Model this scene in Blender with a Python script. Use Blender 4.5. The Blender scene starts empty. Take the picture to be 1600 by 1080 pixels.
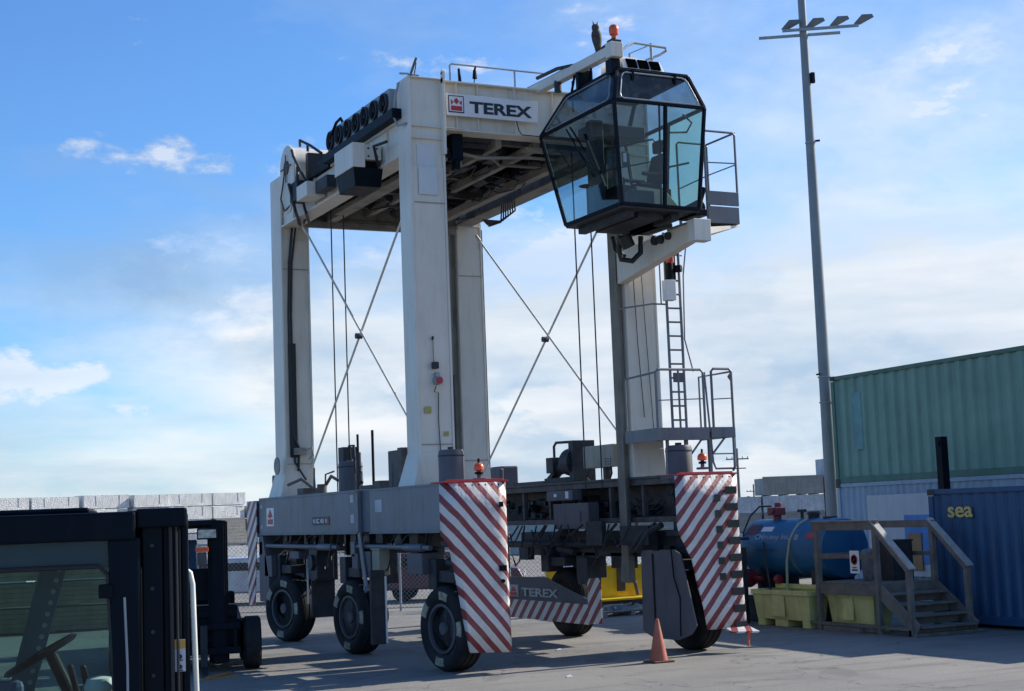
import bpy, math, random
from mathutils import Vector, Matrix
random.seed(7)
S = bpy.context.scene
# ------------------------------------------------------------------ camera
F_PX, PITCH, ROLL, YAW = 2376.6, .1101, -.0382, .4612
CAM = Vector((-9.9255, -22.8631, 2.5))
fw = Vector((math.sin(YAW)*math.cos(PITCH), math.cos(YAW)*math.cos(PITCH), math.sin(PITCH)))
rt = Vector((math.cos(YAW), -math.sin(YAW), 0)); up = rt.cross(fw)
r2 = rt*math.cos(ROLL)+up*math.sin(ROLL); u2 = -rt*math.sin(ROLL)+up*math.cos(ROLL)
cam = bpy.data.cameras.new('camera'); co = bpy.data.objects.new('camera', cam)
S.collection.objects.link(co); S.camera = co
m = Matrix((r2, u2, -fw)).transposed().to_4x4(); m.translation = CAM; co.matrix_world = m
cam.sensor_width = 36; cam.sensor_fit = 'HORIZONTAL'; cam.lens = 36*F_PX/1600
cam.clip_start = .1; cam.clip_end = 8000
S.render.resolution_x = 1024; S.render.resolution_y = 691
# ------------------------------------------------------------------ light
SUN_EL = math.radians(32); SUN_V = Vector((1, .05, 0)).normalized()
sd = Vector((SUN_V.x*math.cos(SUN_EL), SUN_V.y*math.cos(SUN_EL), math.sin(SUN_EL)))
sl = bpy.data.lights.new('sun', 'SUN'); sl.energy = 4.0; sl.angle = math.radians(.5); sl.color = (1, .94, .84)
so = bpy.data.objects.new('sun', sl); S.collection.objects.link(so)
so.rotation_euler = (-sd).to_track_quat('-Z', 'Y').to_euler(); so.location = (30, -5, 40)
W = bpy.data.worlds.new('World'); S.world = W; W.use_nodes = True
nt = W.node_tree; nt.nodes.clear()
def N(t, ty, **k):
    n = t.nodes.new(ty)
    for a, b in k.items(): setattr(n, a, b)
    return n
def math_(t, op, a, b=None, c=None, clamp=False):
    n = N(t, 'ShaderNodeMath', operation=op, use_clamp=clamp)
    for i, v in enumerate((a, b, c)):
        if v is None: continue
        if isinstance(v, (int, float)): n.inputs[i].default_value = v
        else: t.links.new(v, n.inputs[i])
    return n.outputs[0]
def mixc(t, f, a, b, mode='MIX'):
    n = N(t, 'ShaderNodeMix', data_type='RGBA', blend_type=mode)
    for i, v in ((0, f), (6, a), (7, b)):
        if isinstance(v, (int, float)): n.inputs[i].default_value = v
        elif isinstance(v, tuple): n.inputs[i].default_value = (*v, 1)[:4]
        else: t.links.new(v, n.inputs[i])
    return n.outputs[2]
def ramp(t, f, stops):
    n = N(t, 'ShaderNodeValToRGB'); e = n.color_ramp.elements
    while len(e) < len(stops): e.new(.5)
    for k, (p, c) in zip(e, stops):
        k.position = p; k.color = (*c, 1) if isinstance(c, tuple) else (c, c, c, 1)
    t.links.new(f, n.inputs[0]); return n.outputs[0]
def noise(t, v, scale, detail=6, rough=.55, dist=0):
    n = N(t, 'ShaderNodeTexNoise'); n.inputs['Scale'].default_value = scale
    n.inputs['Detail'].default_value = detail; n.inputs['Roughness'].default_value = rough
    n.inputs['Distortion'].default_value = dist
    if v is not None: t.links.new(v, n.inputs['Vector'])
    return n.outputs['Fac']
sky = N(nt, 'ShaderNodeTexSky', sky_type='NISHITA', sun_disc=False)
sky.sun_elevation = SUN_EL; sky.sun_rotation = math.atan2(SUN_V.x, SUN_V.y)
sky.air_density = 1.0; sky.dust_density = .3; sky.ozone_density = 2.5
tc = N(nt, 'ShaderNodeTexCoord'); sp = N(nt, 'ShaderNodeSeparateXYZ'); nt.links.new(tc.outputs['Generated'], sp.inputs[0])
X, Y, Z = sp.outputs
zz = math_(nt, 'ADD', math_(nt, 'MAXIMUM', Z, 0), .22)
cb = N(nt, 'ShaderNodeCombineXYZ'); nt.links.new(math_(nt, 'DIVIDE', X, zz), cb.inputs[0]); nt.links.new(math_(nt, 'DIVIDE', Y, zz), cb.inputs[1])
cb.inputs[2].default_value = 3.7
n1 = noise(nt, cb.outputs[0], .85, 10, .58, .15)          # broad sheets
cb2 = N(nt, 'ShaderNodeMapping'); cb2.inputs['Scale'].default_value = (1, 1, 2.1); cb2.inputs['Location'].default_value = (2.3, 1.1, .4)
nt.links.new(tc.outputs['Generated'], cb2.inputs[0])
n2 = noise(nt, cb2.outputs[0], 8.5, 9, .6, .1)            # puffs low in the sky
low = math_(nt, 'SUBTRACT', 1, math_(nt, 'MULTIPLY', Z, 2.6), clamp=True)
right = math_(nt, 'MULTIPLY', math_(nt, 'SUBTRACT', X, .36), .42)
a = math_(nt, 'ADD', n1, math_(nt, 'MULTIPLY', low, .38)); a = math_(nt, 'ADD', a, right)
cl = ramp(nt, a, [(.55, 0.0), (.66, .42), (.82, .95)])
pf = ramp(nt, math_(nt, 'ADD', n2, math_(nt, 'MULTIPLY', low, .22)), [(.66, 0.0), (.74, 1.0)])
cov = math_(nt, 'MAXIMUM', cl, math_(nt, 'MULTIPLY', pf, .7))
shade = math_(nt, 'ADD', noise(nt, cb2.outputs[0], 3.2, 8, .6, .1), math_(nt, 'MULTIPLY', math_(nt, 'SUBTRACT', X, .35), .22))
ccol = ramp(nt, shade, [(.38, (.35, .48, .66)), (.5, (.58, .72, .88)), (.62, (.93, .97, 1.0))])
skyc = mixc(nt, 1, sky.outputs[0], (.60, .93, 1.30), 'MULTIPLY')
SKY = .085
ccol = mixc(nt, math_(nt, 'MULTIPLY', pf, .8), ccol, (1.0, 1.0, 1.02))
low2 = math_(nt, 'SUBTRACT', 1, math_(nt, 'MULTIPLY', Z, 3.6), clamp=True)
cb3 = N(nt, 'ShaderNodeMapping'); cb3.inputs['Scale'].default_value = (1, 1, 7); nt.links.new(tc.outputs['Generated'], cb3.inputs[0])
bands = ramp(nt, noise(nt, cb3.outputs[0], 3.0, 7, .55), [(.40, 0.0), (.60, 1.0)])
ccol = mixc(nt, math_(nt, 'MULTIPLY', math_(nt, 'MULTIPLY', low2, bands), .85), ccol, (.42, .56, .74))
sc = N(nt, 'ShaderNodeVectorMath', operation='SCALE'); sc.inputs['Scale'].default_value = 1/SKY*.59; nt.links.new(ccol, sc.inputs[0])
fin = mixc(nt, cov, skyc, sc.outputs[0])
bg = N(nt, 'ShaderNodeBackground'); bg.inputs[1].default_value = SKY; nt.links.new(fin, bg.inputs[0])
wo = N(nt, 'ShaderNodeOutputWorld'); nt.links.new(bg.outputs[0], wo.inputs[0])
S.view_settings.view_transform = 'Standard'; S.view_settings.look = 'None'; S.view_settings.exposure = .74; S.view_settings.gamma = 1
# ------------------------------------------------------------------ materials
MATS = {}
def mat(name, col, rough=.55, metal=0, var=.18, scale=2.5, bump=.0, dirt=None, damt=.5, dscale=1.6, streak=True, fine=0, spec=None):
    if name in MATS: return MATS[name]
    M = bpy.data.materials.new(name); M.use_nodes = True; t = M.node_tree; b = t.nodes['Principled BSDF']
    c = N(t, 'ShaderNodeTexCoord').outputs['Object']
    n = noise(t, c, scale, 6)
    base = mixc(t, ramp(t, n, [(.3, 0.0), (.7, 1.0)]), tuple(x*(1-var) for x in col), tuple(min(1, x*(1+var)) for x in col))
    if fine:
        base = mixc(t, math_(t, 'MULTIPLY', noise(t, c, fine, 3), .5), base, tuple(x*.55 for x in col))
    if dirt:
        mp = N(t, 'ShaderNodeMapping'); mp.inputs['Scale'].default_value = (4, 4, .5) if streak else (1, 1, 1)
        t.links.new(c, mp.inputs[0])
        d = ramp(t, noise(t, mp.outputs[0], dscale, 8, .65), [(.5, 0.0), (.72, 1.0)])
        base = mixc(t, math_(t, 'MULTIPLY', d, damt), base, dirt)
    t.links.new(base, b.inputs['Base Color'])
    b.inputs['Roughness'].default_value = rough; b.inputs['Metallic'].default_value = metal
    if spec is not None: b.inputs['Specular IOR Level'].default_value = spec
    t.links.new(math_(t, 'ADD', math_(t, 'MULTIPLY', noise(t, c, scale*4, 4), .25), rough-.12), b.inputs['Roughness'])
    if bump:
        bp = N(t, 'ShaderNodeBump'); bp.inputs['Strength'].default_value = bump; bp.inputs['Distance'].default_value = .02
        t.links.new(noise(t, c, max(fine, scale*8), 4), bp.inputs['Height']); t.links.new(bp.outputs[0], b.inputs['Normal'])
    MATS[name] = M; return M
def stripes(name, sign, period=.30, off=0, white=(.66, .64, .61), red=(.25, .035, .045), horiz='X'):
    M = bpy.data.materials.new(name); M.use_nodes = True; t = M.node_tree; b = t.nodes['Principled BSDF']
    c = N(t, 'ShaderNodeTexCoord').outputs['Object']; s = N(t, 'ShaderNodeSeparateXYZ'); t.links.new(c, s.inputs[0])
    h = s.outputs[horiz]; z = s.outputs['Z']
    wob = math_(t, 'MULTIPLY', noise(t, c, 2.2, 2), .05)
    v = math_(t, 'ADD', math_(t, 'ADD', z, math_(t, 'MULTIPLY', h, sign)), math_(t, 'ADD', wob, off))
    fr = math_(t, 'FRACT', math_(t, 'DIVIDE', v, period))
    e = math_(t, 'ADD', fr, math_(t, 'MULTIPLY', math_(t, 'SUBTRACT', noise(t, c, 45, 4, .7), .5), .10))
    k = math_(t, 'GREATER_THAN', e, .53)
    wn = noise(t, c, 6, 8, .7)
    r = mixc(t, ramp(t, wn, [(.45, 0.0), (.62, .75)]), red, (.20, .085, .085))
    w = mixc(t, ramp(t, noise(t, c, 3.2, 7, .65), [(.45, 0.0), (.75, .6)]), white, (.42, .40, .38))
    chips = ramp(t, noise(t, c, 17, 6, .75), [(.68, 0.0), (.71, 1.0)])
    col = mixc(t, math_(t, 'MULTIPLY', chips, .75), mixc(t, k, w, r), (.16, .13, .12))
    t.links.new(col, b.inputs['Base Color']); b.inputs['Roughness'].default_value = .45
    bp = N(t, 'ShaderNodeBump'); bp.inputs['Strength'].default_value = .5; bp.inputs['Distance'].default_value = .06
    t.links.new(noise(t, c, 3, 3), bp.inputs['Height']); t.links.new(bp.outputs[0], b.inputs['Normal'])
    return M
def glass(name, tint, refl=1.0, extra=.0):
    M = bpy.data.materials.new(name); M.use_nodes = True; t = M.node_tree; t.nodes.clear()
    tr = N(t, 'ShaderNodeBsdfTransparent'); gl = N(t, 'ShaderNodeBsdfGlossy'); gl.inputs['Roughness'].default_value = .03
    n = noise(t, N(t, 'ShaderNodeTexCoord').outputs['Object'], 1.5, 6)
    tr_c = mixc(t, n, tuple(x*.8 for x in tint), tint); t.links.new(tr_c, tr.inputs[0])
    lw = N(t, 'ShaderNodeLayerWeight'); lw.inputs[0].default_value = .5; frs = math_(t, 'ADD', math_(t, 'MULTIPLY', math_(t, 'POWER', lw.outputs['Facing'], 4.0), .8), .035)
    df = N(t, 'ShaderNodeBsdfDiffuse'); df.inputs[0].default_value = (.35, .38, .38, 1)
    m0 = N(t, 'ShaderNodeMixShader'); t.links.new(math_(t, 'MULTIPLY', ramp(t, n, [(.45, 0.0), (.7, 1.0)]), extra), m0.inputs[0]); t.links.new(tr.outputs[0], m0.inputs[1]); t.links.new(df.outputs[0], m0.inputs[2])
    ms = N(t, 'ShaderNodeMixShader'); t.links.new(math_(t, 'MULTIPLY', frs, refl, clamp=True), ms.inputs[0])
    t.links.new(m0.outputs[0], ms.inputs[1]); t.links.new(gl.outputs[0], ms.inputs[2])
    o = N(t, 'ShaderNodeOutputMaterial'); t.links.new(ms.outputs[0], o.inputs[0]); return M
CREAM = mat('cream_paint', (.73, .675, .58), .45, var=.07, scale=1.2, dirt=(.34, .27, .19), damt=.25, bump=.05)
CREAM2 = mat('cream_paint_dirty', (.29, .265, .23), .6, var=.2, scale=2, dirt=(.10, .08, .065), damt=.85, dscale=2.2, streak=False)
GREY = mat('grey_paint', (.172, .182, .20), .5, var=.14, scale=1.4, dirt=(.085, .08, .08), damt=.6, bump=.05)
GREY2 = mat('grey_plate', (.105, .10, .115), .6, var=.15, scale=1.5, dirt=(.05, .05, .055), damt=.6)
GALV = mat('galvanised', (.30, .33, .36), .45, .3, var=.15, scale=6)
DARK = mat('dark_steel', (.030, .033, .040), .6, .2, var=.4, scale=5, dirt=(.10, .085, .07), damt=.3, streak=False)
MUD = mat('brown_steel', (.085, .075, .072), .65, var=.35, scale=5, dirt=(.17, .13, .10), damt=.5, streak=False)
BLACK = mat('black_paint', (.003, .006, .012), .55, var=.25, scale=4, spec=.15)
NAVY = mat('navy_black_paint', (.0025, .007, .014), .5, var=.25, scale=3, dirt=(.012, .018, .026), damt=.4, spec=.12)
RUBBER = mat('rubber', (.017, .018, .021), .8, var=.35, scale=6, dirt=(.06, .055, .05), damt=.5, streak=False, bump=.3, spec=.25)
RIM = mat('rim_steel', (.075, .075, .085), .6, var=.3, scale=6, dirt=(.04, .035, .03), damt=.6, streak=False)
TAN = mat('tan_marking', (.33, .31, .23), .7, var=.25, scale=14, dirt=(.08, .08, .07), damt=.7, dscale=6, streak=False)
WHITE = mat('white_paint', (.75, .75, .74), .45, var=.06, scale=3)
RED = mat('red_paint', (.45, .03, .035), .45, var=.15, scale=5)
INK = mat('navy_ink', (.012, .02, .035), .5, var=.1)
ORANGE = mat('orange_lens', (.85, .11, .02), .3, var=.1)
GLASS = glass('cab_glass', (.85, .93, .94), .9, .02)
GLASSG = glass('green_glass', (.84, .955, .92), .8, .03)
GLASSD = glass('roof_glass', (.78, .86, .90), 1.0, .30)  # large diffuse share paints a pale haze into the upper panes
GLASSF = glass('forklift_glass', (.74, .88, .87), .8, .06)
CONE = mat('cone_plastic', (.42, .11, .06), .65, var=.2, scale=6, dirt=(.25, .16, .12), damt=.7, streak=False, dscale=5)
WOOD = mat('weathered_wood', (.19, .165, .14), .8, var=.3, scale=5, dirt=(.08, .075, .07), damt=.6, streak=False, fine=40)
BIN = mat('yellow_green_plastic', (.64, .60, .24), .55, var=.15, scale=3, dirt=(.16, .15, .07), damt=.5)
YEL = mat('yellow_paint', (.80, .56, .02), .45, var=.1, scale=4, dirt=(.35, .2, .04), damt=.5, streak=False)
TANKB = mat('tank_blue', (.018, .135, .29), .4, var=.15, scale=2.5, dirt=(.02, .07, .16), damt=.6)
CABLE = mat('cable_rubber', (.015, .016, .018), .5, var=.2)
# ------------------------------------------------------------------ mesh helpers
def wl(o):
    v = Vector()
    while o: v += o.location; o = o.parent
    return v
class B:
    def __init__(s, top=True): s.v = []; s.f = []; s.p = [] if top else None
    def add(s, vs, fs):
        if s.p is not None: s.p.append(B(False).add(vs, fs))
        k = len(s.v); s.v += [tuple(v) for v in vs]; s.f += [tuple(i+k for i in f) for f in fs]; return s
    def box(s, x0, x1, y0, y1, z0, z1):
        return s.add([(x, y, z) for x in (x0, x1) for y in (y0, y1) for z in (z0, z1)],
            [(0, 1, 3, 2), (4, 6, 7, 5), (0, 4, 5, 1), (2, 3, 7, 6), (0, 2, 6, 4), (1, 5, 7, 3)])
    def hexa(s, bot, top):
        n = len(bot)
        return s.add(list(bot)+list(top), [tuple(range(n))[::-1], tuple(range(n, 2*n))]+[(i, (i+1) % n, n+(i+1) % n, n+i) for i in range(n)])
    def ext(s, pts, vec):
        v = Vector(vec); return s.hexa(pts, [Vector(p)+v for p in pts])
    def bar(s, p, q, w, h, upv=(0, 0, 1)):
        p, q = Vector(p), Vector(q); d = (q-p).normalized(); a = d.cross(Vector(upv))
        if a.length < 1e-4: a = d.cross(Vector((1, 0, 0)))
        a.normalize(); b = a.cross(d); a = a*w/2; b = b*h/2
        return s.hexa([p-a-b, p+a-b, p+a+b, p-a+b], [q-a-b, q+a-b, q+a+b, q-a+b])
    def cyl(s, p, q, r0, r1=None, n=16, caps=True):
        r1 = r0 if r1 is None else r1
        p, q = Vector(p), Vector(q); d = (q-p).normalized(); a = d.orthogonal().normalized(); b = d.cross(a)
        vs = []
        for c, r in ((p, r0), (q, r1)):
            vs += [c+(a*math.cos(2*math.pi*i/n)+b*math.sin(2*math.pi*i/n))*r for i in range(n)]
        fs = [(i, (i+1) % n, n+(i+1) % n, n+i) for i in range(n)]
        if caps: fs += [tuple(range(n))[::-1], tuple(range(n, 2*n))]
        return s.add(vs, fs)
    def tube(s, pts, r, n=8):
        pts = [Vector(p) for p in pts]; rings = []; pa = None
        for i, p in enumerate(pts):
            d = (pts[min(i+1, len(pts)-1)]-pts[max(i-1, 0)]).normalized()
            a = d.orthogonal().normalized() if pa is None else (pa-d*pa.dot(d)).normalized()
            pa = a; b = d.cross(a)
            rings.append([p+(a*math.cos(2*math.pi*k/n)+b*math.sin(2*math.pi*k/n))*r for k in range(n)])
        vs = [v for g in rings for v in g]; fs = []
        for i in range(len(pts)-1):
            fs += [(i*n+k, i*n+(k+1) % n, (i+1)*n+(k+1) % n, (i+1)*n+k) for k in range(n)]
        fs += [tuple(range(n))[::-1], tuple(range((len(pts)-1)*n, len(pts)*n))]
        return s.add(vs, fs)
    def lathe(s, prof, c=(0, 0, 0), axis='z', n=32):     # prof: (r, h)
        c = Vector(c); vs = []
        for r, h in prof:
            for k in range(n):
                a = 2*math.pi*k/n; x, y = r*math.cos(a), r*math.sin(a)
                vs.append(c+Vector({'z': (x, y, h), 'x': (h, x, y), 'y': (y, h, x)}[axis]))
        fs = [(i*n+k, i*n+(k+1) % n, (i+1)*n+(k+1) % n, (i+1)*n+k) for i in range(len(prof)-1) for k in range(n)]
        fs += [tuple(range(n))[::-1], tuple(range((len(prof)-1)*n, len(prof)*n))]
        return s.add(vs, fs)
    def each(s, name, m, parent=None, bev=0, smooth=False):
        return [b_.build(name, m, parent, bev, smooth) for b_ in s.p]
    def build(s, name, m, parent=None, bev=0, smooth=False, origin=None):
        me = bpy.data.meshes.new(name); off = Vector(origin) if origin else Vector()
        me.from_pydata([tuple(Vector(v)-off) for v in s.v], [], s.f); me.update()
        import bmesh
        bm = bmesh.new(); bm.from_mesh(me); bmesh.ops.recalc_face_normals(bm, faces=bm.faces); bm.to_mesh(me); bm.free()
        for k in (m if isinstance(m, (list, tuple)) else [m]): me.materials.append(k)
        if smooth:
            me.shade_smooth(); me.set_sharp_from_angle(angle=math.radians(38))
        o = bpy.data.objects.new(name, me); S.collection.objects.link(o)
        if parent: o.parent = parent; o.location = off-wl(parent)
        else: o.location = off
        if bev:
            md = o.modifiers.new('bevel', 'BEVEL'); md.width = bev; md.segments = 2; md.limit_method = 'ANGLE'; md.harden_normals = False
        return o
def thing(name, label, cat, loc=(0, 0, 0), group=None):
    o = bpy.data.objects.new(name, None); S.collection.objects.link(o); o.location = loc; o.empty_display_size = .2
    o['label'] = label; o['category'] = cat
    if group: o['group'] = group
    return o
def tag(o, label, cat, group=None):
    o['label'] = label; o['category'] = cat
    if group: o['group'] = group
    return o
def dup(root, loc=None, rz=None, label=None):
    def cp(o, par):
        c = o.copy(); S.collection.objects.link(c); c.parent = par
        for k in [x for x in S.collection.objects if x.parent == o]: cp(k, c)
        return c
    r = cp(root, root.parent)
    if loc is not None: r.location = loc
    if rz is not None: r.rotation_euler = (0, 0, rz)
    if label: r['label'] = label
    return r
def text(body, p, xdir, height, m, parent, name='lettering', depth=.006, width=None, off=.02, ydir=(0, 0, 1)):
    c = bpy.data.curves.new(name, 'FONT'); c.body = body; c.size = 1; c.extrude = .004; c.offset = off
    o = bpy.data.objects.new('tmp', c); S.collection.objects.link(o)
    dg = bpy.context.evaluated_depsgraph_get(); me = bpy.data.meshes.new_from_object(o.evaluated_get(dg))
    bpy.data.objects.remove(o)
    xs = [v.co.x for v in me.vertices]; ys = [v.co.y for v in me.vertices]
    x0, x1, y0, y1 = min(xs), max(xs), min(ys), max(ys)
    sy = height/(y1-y0); sx = (width/(x1-x0)) if width else sy
    xd = Vector(xdir).normalized(); yd = Vector(ydir); nd = xd.cross(yd); par = wl(parent) if parent else Vector()
    for v in me.vertices:
        q = Vector(p)+xd*(v.co.x-x0)*sx+yd*(v.co.y-y0)*sy+nd*(v.co.z*depth/.004)
        v.co = q
    me.materials.clear(); me.materials.append(m)
    o = bpy.data.objects.new(name, me); S.collection.objects.link(o)
    if parent: o.parent = parent; o.location = -par
    return o
# ------------------------------------------------------------------ ground
G = bpy.data.materials.new('asphalt'); G.use_nodes = True; t = G.node_tree; b = t.nodes['Principled BSDF']
c = N(t, 'ShaderNodeTexCoord').outputs['Object']
big = noise(t, c, .22, 7, .6); med = noise(t, c, 1.3, 6, .6); fin_ = noise(t, c, 38, 3, .7); gr = noise(t, c, 110, 2, .7)
col = mixc(t, ramp(t, big, [(.38, 0.0), (.62, 1.0)]), (.155, .147, .135), (.26, .243, .212))
col = mixc(t, ramp(t, med, [(.42, 0.0), (.7, .55)]), col, (.27, .255, .225))
col = mixc(t, ramp(t, fin_, [(.35, .55), (.6, 0.0)]), col, (.075, .074, .074))
col = mixc(t, ramp(t, gr, [(.58, 0.0), (.66, .75)]), col, (.42, .41, .38))
mpg = N(t, 'ShaderNodeMapping'); mpg.inputs['Scale'].default_value = (.25, 2.2, 1); mpg.inputs['Rotation'].default_value = (0, 0, .25); t.links.new(c, mpg.inputs[0])
col = mixc(t, ramp(t, noise(t, mpg.outputs[0], 1.1, 5), [(.55, 0.0), (.68, .45)]), col, (.085, .082, .08))
col = mixc(t, ramp(t, noise(t, c, .55, 4, .5, .6), [(.62, 0.0), (.66, .5)]), col, (.10, .098, .095))
col = mixc(t, ramp(t, noise(t, c, 3.1, 2, .5), [(.70, 0.0), (.74, .6)]), col, (.07, .068, .066))
vo = N(t, 'ShaderNodeTexVoronoi', feature='DISTANCE_TO_EDGE'); vo.inputs['Scale'].default_value = .35
dn = N(t, 'ShaderNodeVectorMath', operation='ADD'); t.links.new(c, dn.inputs[0])
nn = N(t, 'ShaderNodeTexNoise'); nn.inputs['Scale'].default_value = 1.5; t.links.new(c, nn.inputs['Vector']); t.links.new(nn.outputs['Color'], dn.inputs[1]); t.links.new(dn.outputs[0], vo.inputs['Vector'])
col = mixc(t, ramp(t, vo.outputs[0], [(0, .8), (.006, 0.0)]), col, (.05, .05, .05))
t.links.new(col, b.inputs['Base Color']); b.inputs['Roughness'].default_value = .85
bp = N(t, 'ShaderNodeBump'); bp.inputs['Strength'].default_value = .5; bp.inputs['Distance'].default_value = .02
t.links.new(fin_, bp.inputs['Height']); t.links.new(bp.outputs[0], b.inputs['Normal'])
g = B().add([(-3000, -3000, 0), (3000, -3000, 0), (3000, 3000, 0), (-3000, 3000, 0)], [(0, 1, 2, 3)]).build('ground', G)
g['kind'] = 'structure'
# ================================================================== STRADDLE CARRIER
C = thing('straddle_carrier', 'tall cream and grey straddle carrier with a hanging glass cab and striped wheel guards', 'straddle carrier', (2.8, 4.9, 0))
def P(bd, name, m, bev=.008, smooth=False, parent=None): return bd.build(name, m, parent or C, bev, smooth)
def PE(bd, name, m, bev=.008, smooth=False, parent=None): return bd.each(name, m, parent or C, bev, smooth)
# -- side frames
s1 = B().box(0, .95, -.05, 4.35, 2.26, 3.05).box(.10, .95, 3.78, 4.62, 2.2601, 3.02)
s1 = B().box(0, .95, -.05, 3.15, 2.26, 3.04).box(0, .95, 3.78, 10.0, 2.26, 3.05)
s1.box(-.03, .98, -.05, 3.15, 2.235, 2.262).box(-.03, .98, 3.78, 10.0, 2.235, 2.262).box(-.012, .0, -.02, 3.1, 3.0, 3.03).box(-.012, .0, 3.82, 9.95, 3.0, 3.03)
sf1 = P(s1, 'side_frame', GREY, .015)
P(B().box(.07, .93, 3.152, 3.778, 2.27, 3.03), 'recessed_joint', mat('dark_blue_grey', (.05, .075, .11), .5), .004, parent=sf1)
for (y0, y1, z0, z1) in ((9.75, 9.86, 2.82, 2.9), (9.75, 9.86, 2.38, 2.46), (3.98, 4.16, 2.82, 2.96), (3.98, 4.16, 2.44, 2.6), (2.55, 2.88, 2.62, 2.84)):
    P(B().box(-.006, .01, y0, y1, z0, z1), 'decal', mat('grey_decal', (.42, .45, .48), .5, dirt=(.2, .2, .2)), 0, parent=sf1)
e = P(B().box(-.008, .01, 8.9, 9.42, 2.43, 2.82), 'warning_sticker', WHITE, 0, parent=sf1)
d = B()
d.ext([(-.016, 9.33, 2.47), (-.016, 8.98, 2.47), (-.016, 8.98, 2.58), (-.016, 9.33, 2.58)], (.01, 0, 0))
d.ext([(-.016, 9.33, 2.63), (-.016, 9.155, 2.78), (-.016, 8.98, 2.63), (-.016, 9.07, 2.62), (-.016, 9.155, 2.70), (-.016, 9.24, 2.62)], (.01, 0, 0))
d.box(-.0165, -.006, 9.12, 9.19, 2.6, 2.78)
P(d, 'emblem', RED, 0, parent=sf1)
pl = P(B().box(-.012, .01, 5.35, 6.35, 2.42, 2.58), 'number_plate', INK, 0, parent=sf1)
text('N SC 401 II', (-.016, 6.28, 2.455), (0, -1, 0), .09, WHITE, sf1, 'plate_lettering', width=.80, depth=.002)
P(B().box(-.014, .01, 5.36, 5.44, 2.43, 2.57), 'red_flash', RED, 0, parent=sf1)
s2 = B()
XI, XO = 4.64, 5.5
s2.box(XI, XO, .0, 10.0, 2.93, 3.05).box(XI, XO, 0, 10, 2.25, 2.35).box(XI+.55, XO, 0.02, 9.98, 2.35, 2.93)
for y in (.05, 1.3, 2.5, 3.75, 5.0, 6.2, 7.5, 8.8): s2.box(XI+.02, XI+.12, y, y+.07, 2.35, 2.93)
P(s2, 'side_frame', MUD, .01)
mc = B(); R = random.Random(3)
for i in range(46):
    y = R.uniform(.2, 9.6); z = R.uniform(2.37, 2.75); w = R.uniform(.05, .3); h = R.uniform(.05, .2)
    if i % 3: mc.box(XI+.25, XI+.56-R.random()*.1, y, y+w, z, min(z+h, 2.92))
    else: mc.cyl((XI+R.uniform(.2, .4), y, z), (XI+.3, y+w*1.6, z), .03+R.random()*.05, n=10)
for i in range(22):
    y = R.uniform(.2, 9); z = R.uniform(2.4, 2.88); mc.tube([(XI+.2, y, z), (XI+.16, y+.25, z-.12), (XI+.14, y+.6, z-.1), (XI+.2, y+.9, min(2.9, z+.06))], .014, 6)
P(mc, 'machinery', DARK, 0)
P(B().box(4.42, 4.64, 3.6, 4.7, 2.72, 2.92).box(4.38, 4.62, 2.9, 4.35, 2.16, 2.66).box(4.36, 4.42, 3.2, 3.25, 2.3, 2.5), 'control_cabinet', GREY2, .015)
PE(B().box(4.41, 4.42, 4.25, 4.36, 2.80, 2.86).box(4.41, 4.42, 3.75, 3.87, 2.76, 2.9), 'warning_label', WHITE, 0)
# -- posts
def post(x0, x1, y0, y1, ztop, fl=.14):
    p = B().box(x0, x1, y0, y1, 3.05, ztop)
    p.box(x0-.006, x0+.035, y0-.05, y0, 3.6, ztop); p.box(x1-.035, x1+.006, y0-.05, y0, 3.6, ztop)
    p.box(x0+.035, x1-.035, y0-.028, y0, 3.35, 8.72)       # doubler plate that closes the lower length
    for z in (9.22, 9.44, ztop-.03): p.box(x0+.035, x1-.035, y0-.055, y0, z, z+.022)
    p.hexa([(x0-fl, y0-.1, 3.05), (x1+fl*.2+.01, y0-.1, 3.05), (x1+fl*.2+.01, y1+fl, 3.05), (x0-fl, y1+fl, 3.05)], [(x0-.004, y0-.056, 3.62), (x1+.004, y0-.056, 3.62), (x1+.004, y1+.004, 3.62), (x0-.004, y1+.004, 3.62)])
    return p
pn = P(post(.36, 1.03, 1.64, 2.16, 10.36), 'post', CREAM, .006)
P(B().box(.5, .86, 1.575, 1.592, 8.2, 8.7).box(.5, .86, 1.625, 1.645, 8.7, 9.12), 'cover_plate', mat('cover_plate_paint', (.64, .655, .66), .45, var=.05), 0, parent=pn)
P(B().box(.98, 1.03, 1.50, 1.64, 8.95, 10.3).cyl((.98, 1.52, 10.3), (1.03, 1.52, 10.3), .055).box(.98, 1.03, 1.47, 1.57, 10.25, 10.45).cyl((.98, 1.52, 10.45), (1.03, 1.52, 10.45), .05), 'lifting_lug', CREAM, .004, parent=pn)
P(B().box(.63, .74, 1.50, 1.59, 5.08, 5.2), 'camera_housing', DARK, .01, parent=pn)
P(B().box(.68, .76, 1.52, 1.59, 4.94, 5.02).cyl((.72, 1.46, 4.87), (.72, 1.59, 4.87), .075), 'lamp_housing', GALV, .006, parent=pn)
P(B().cyl((.72, 1.44, 4.87), (.72, 1.47, 4.87), .06), 'red_lens', RED, 0, parent=pn)
P(B().tube([(.70, 1.56, 4.78), (.66, 1.57, 4.68), (.74, 1.57, 4.66), (.73, 1.58, 4.2), (.76, 1.58, 3.3)], .009).tube([(.67, 1.58, 5.2), (.67, 1.58, 5.62)], .006).cyl((.66, 1.58, 5.6), (.66, 1.55, 5.65), .02), 'cable', CABLE, 0, parent=pn)
pl_ = P(post(.33, .97, 9.08, 9.75, 10.14), 'post', CREAM, .006)
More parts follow.
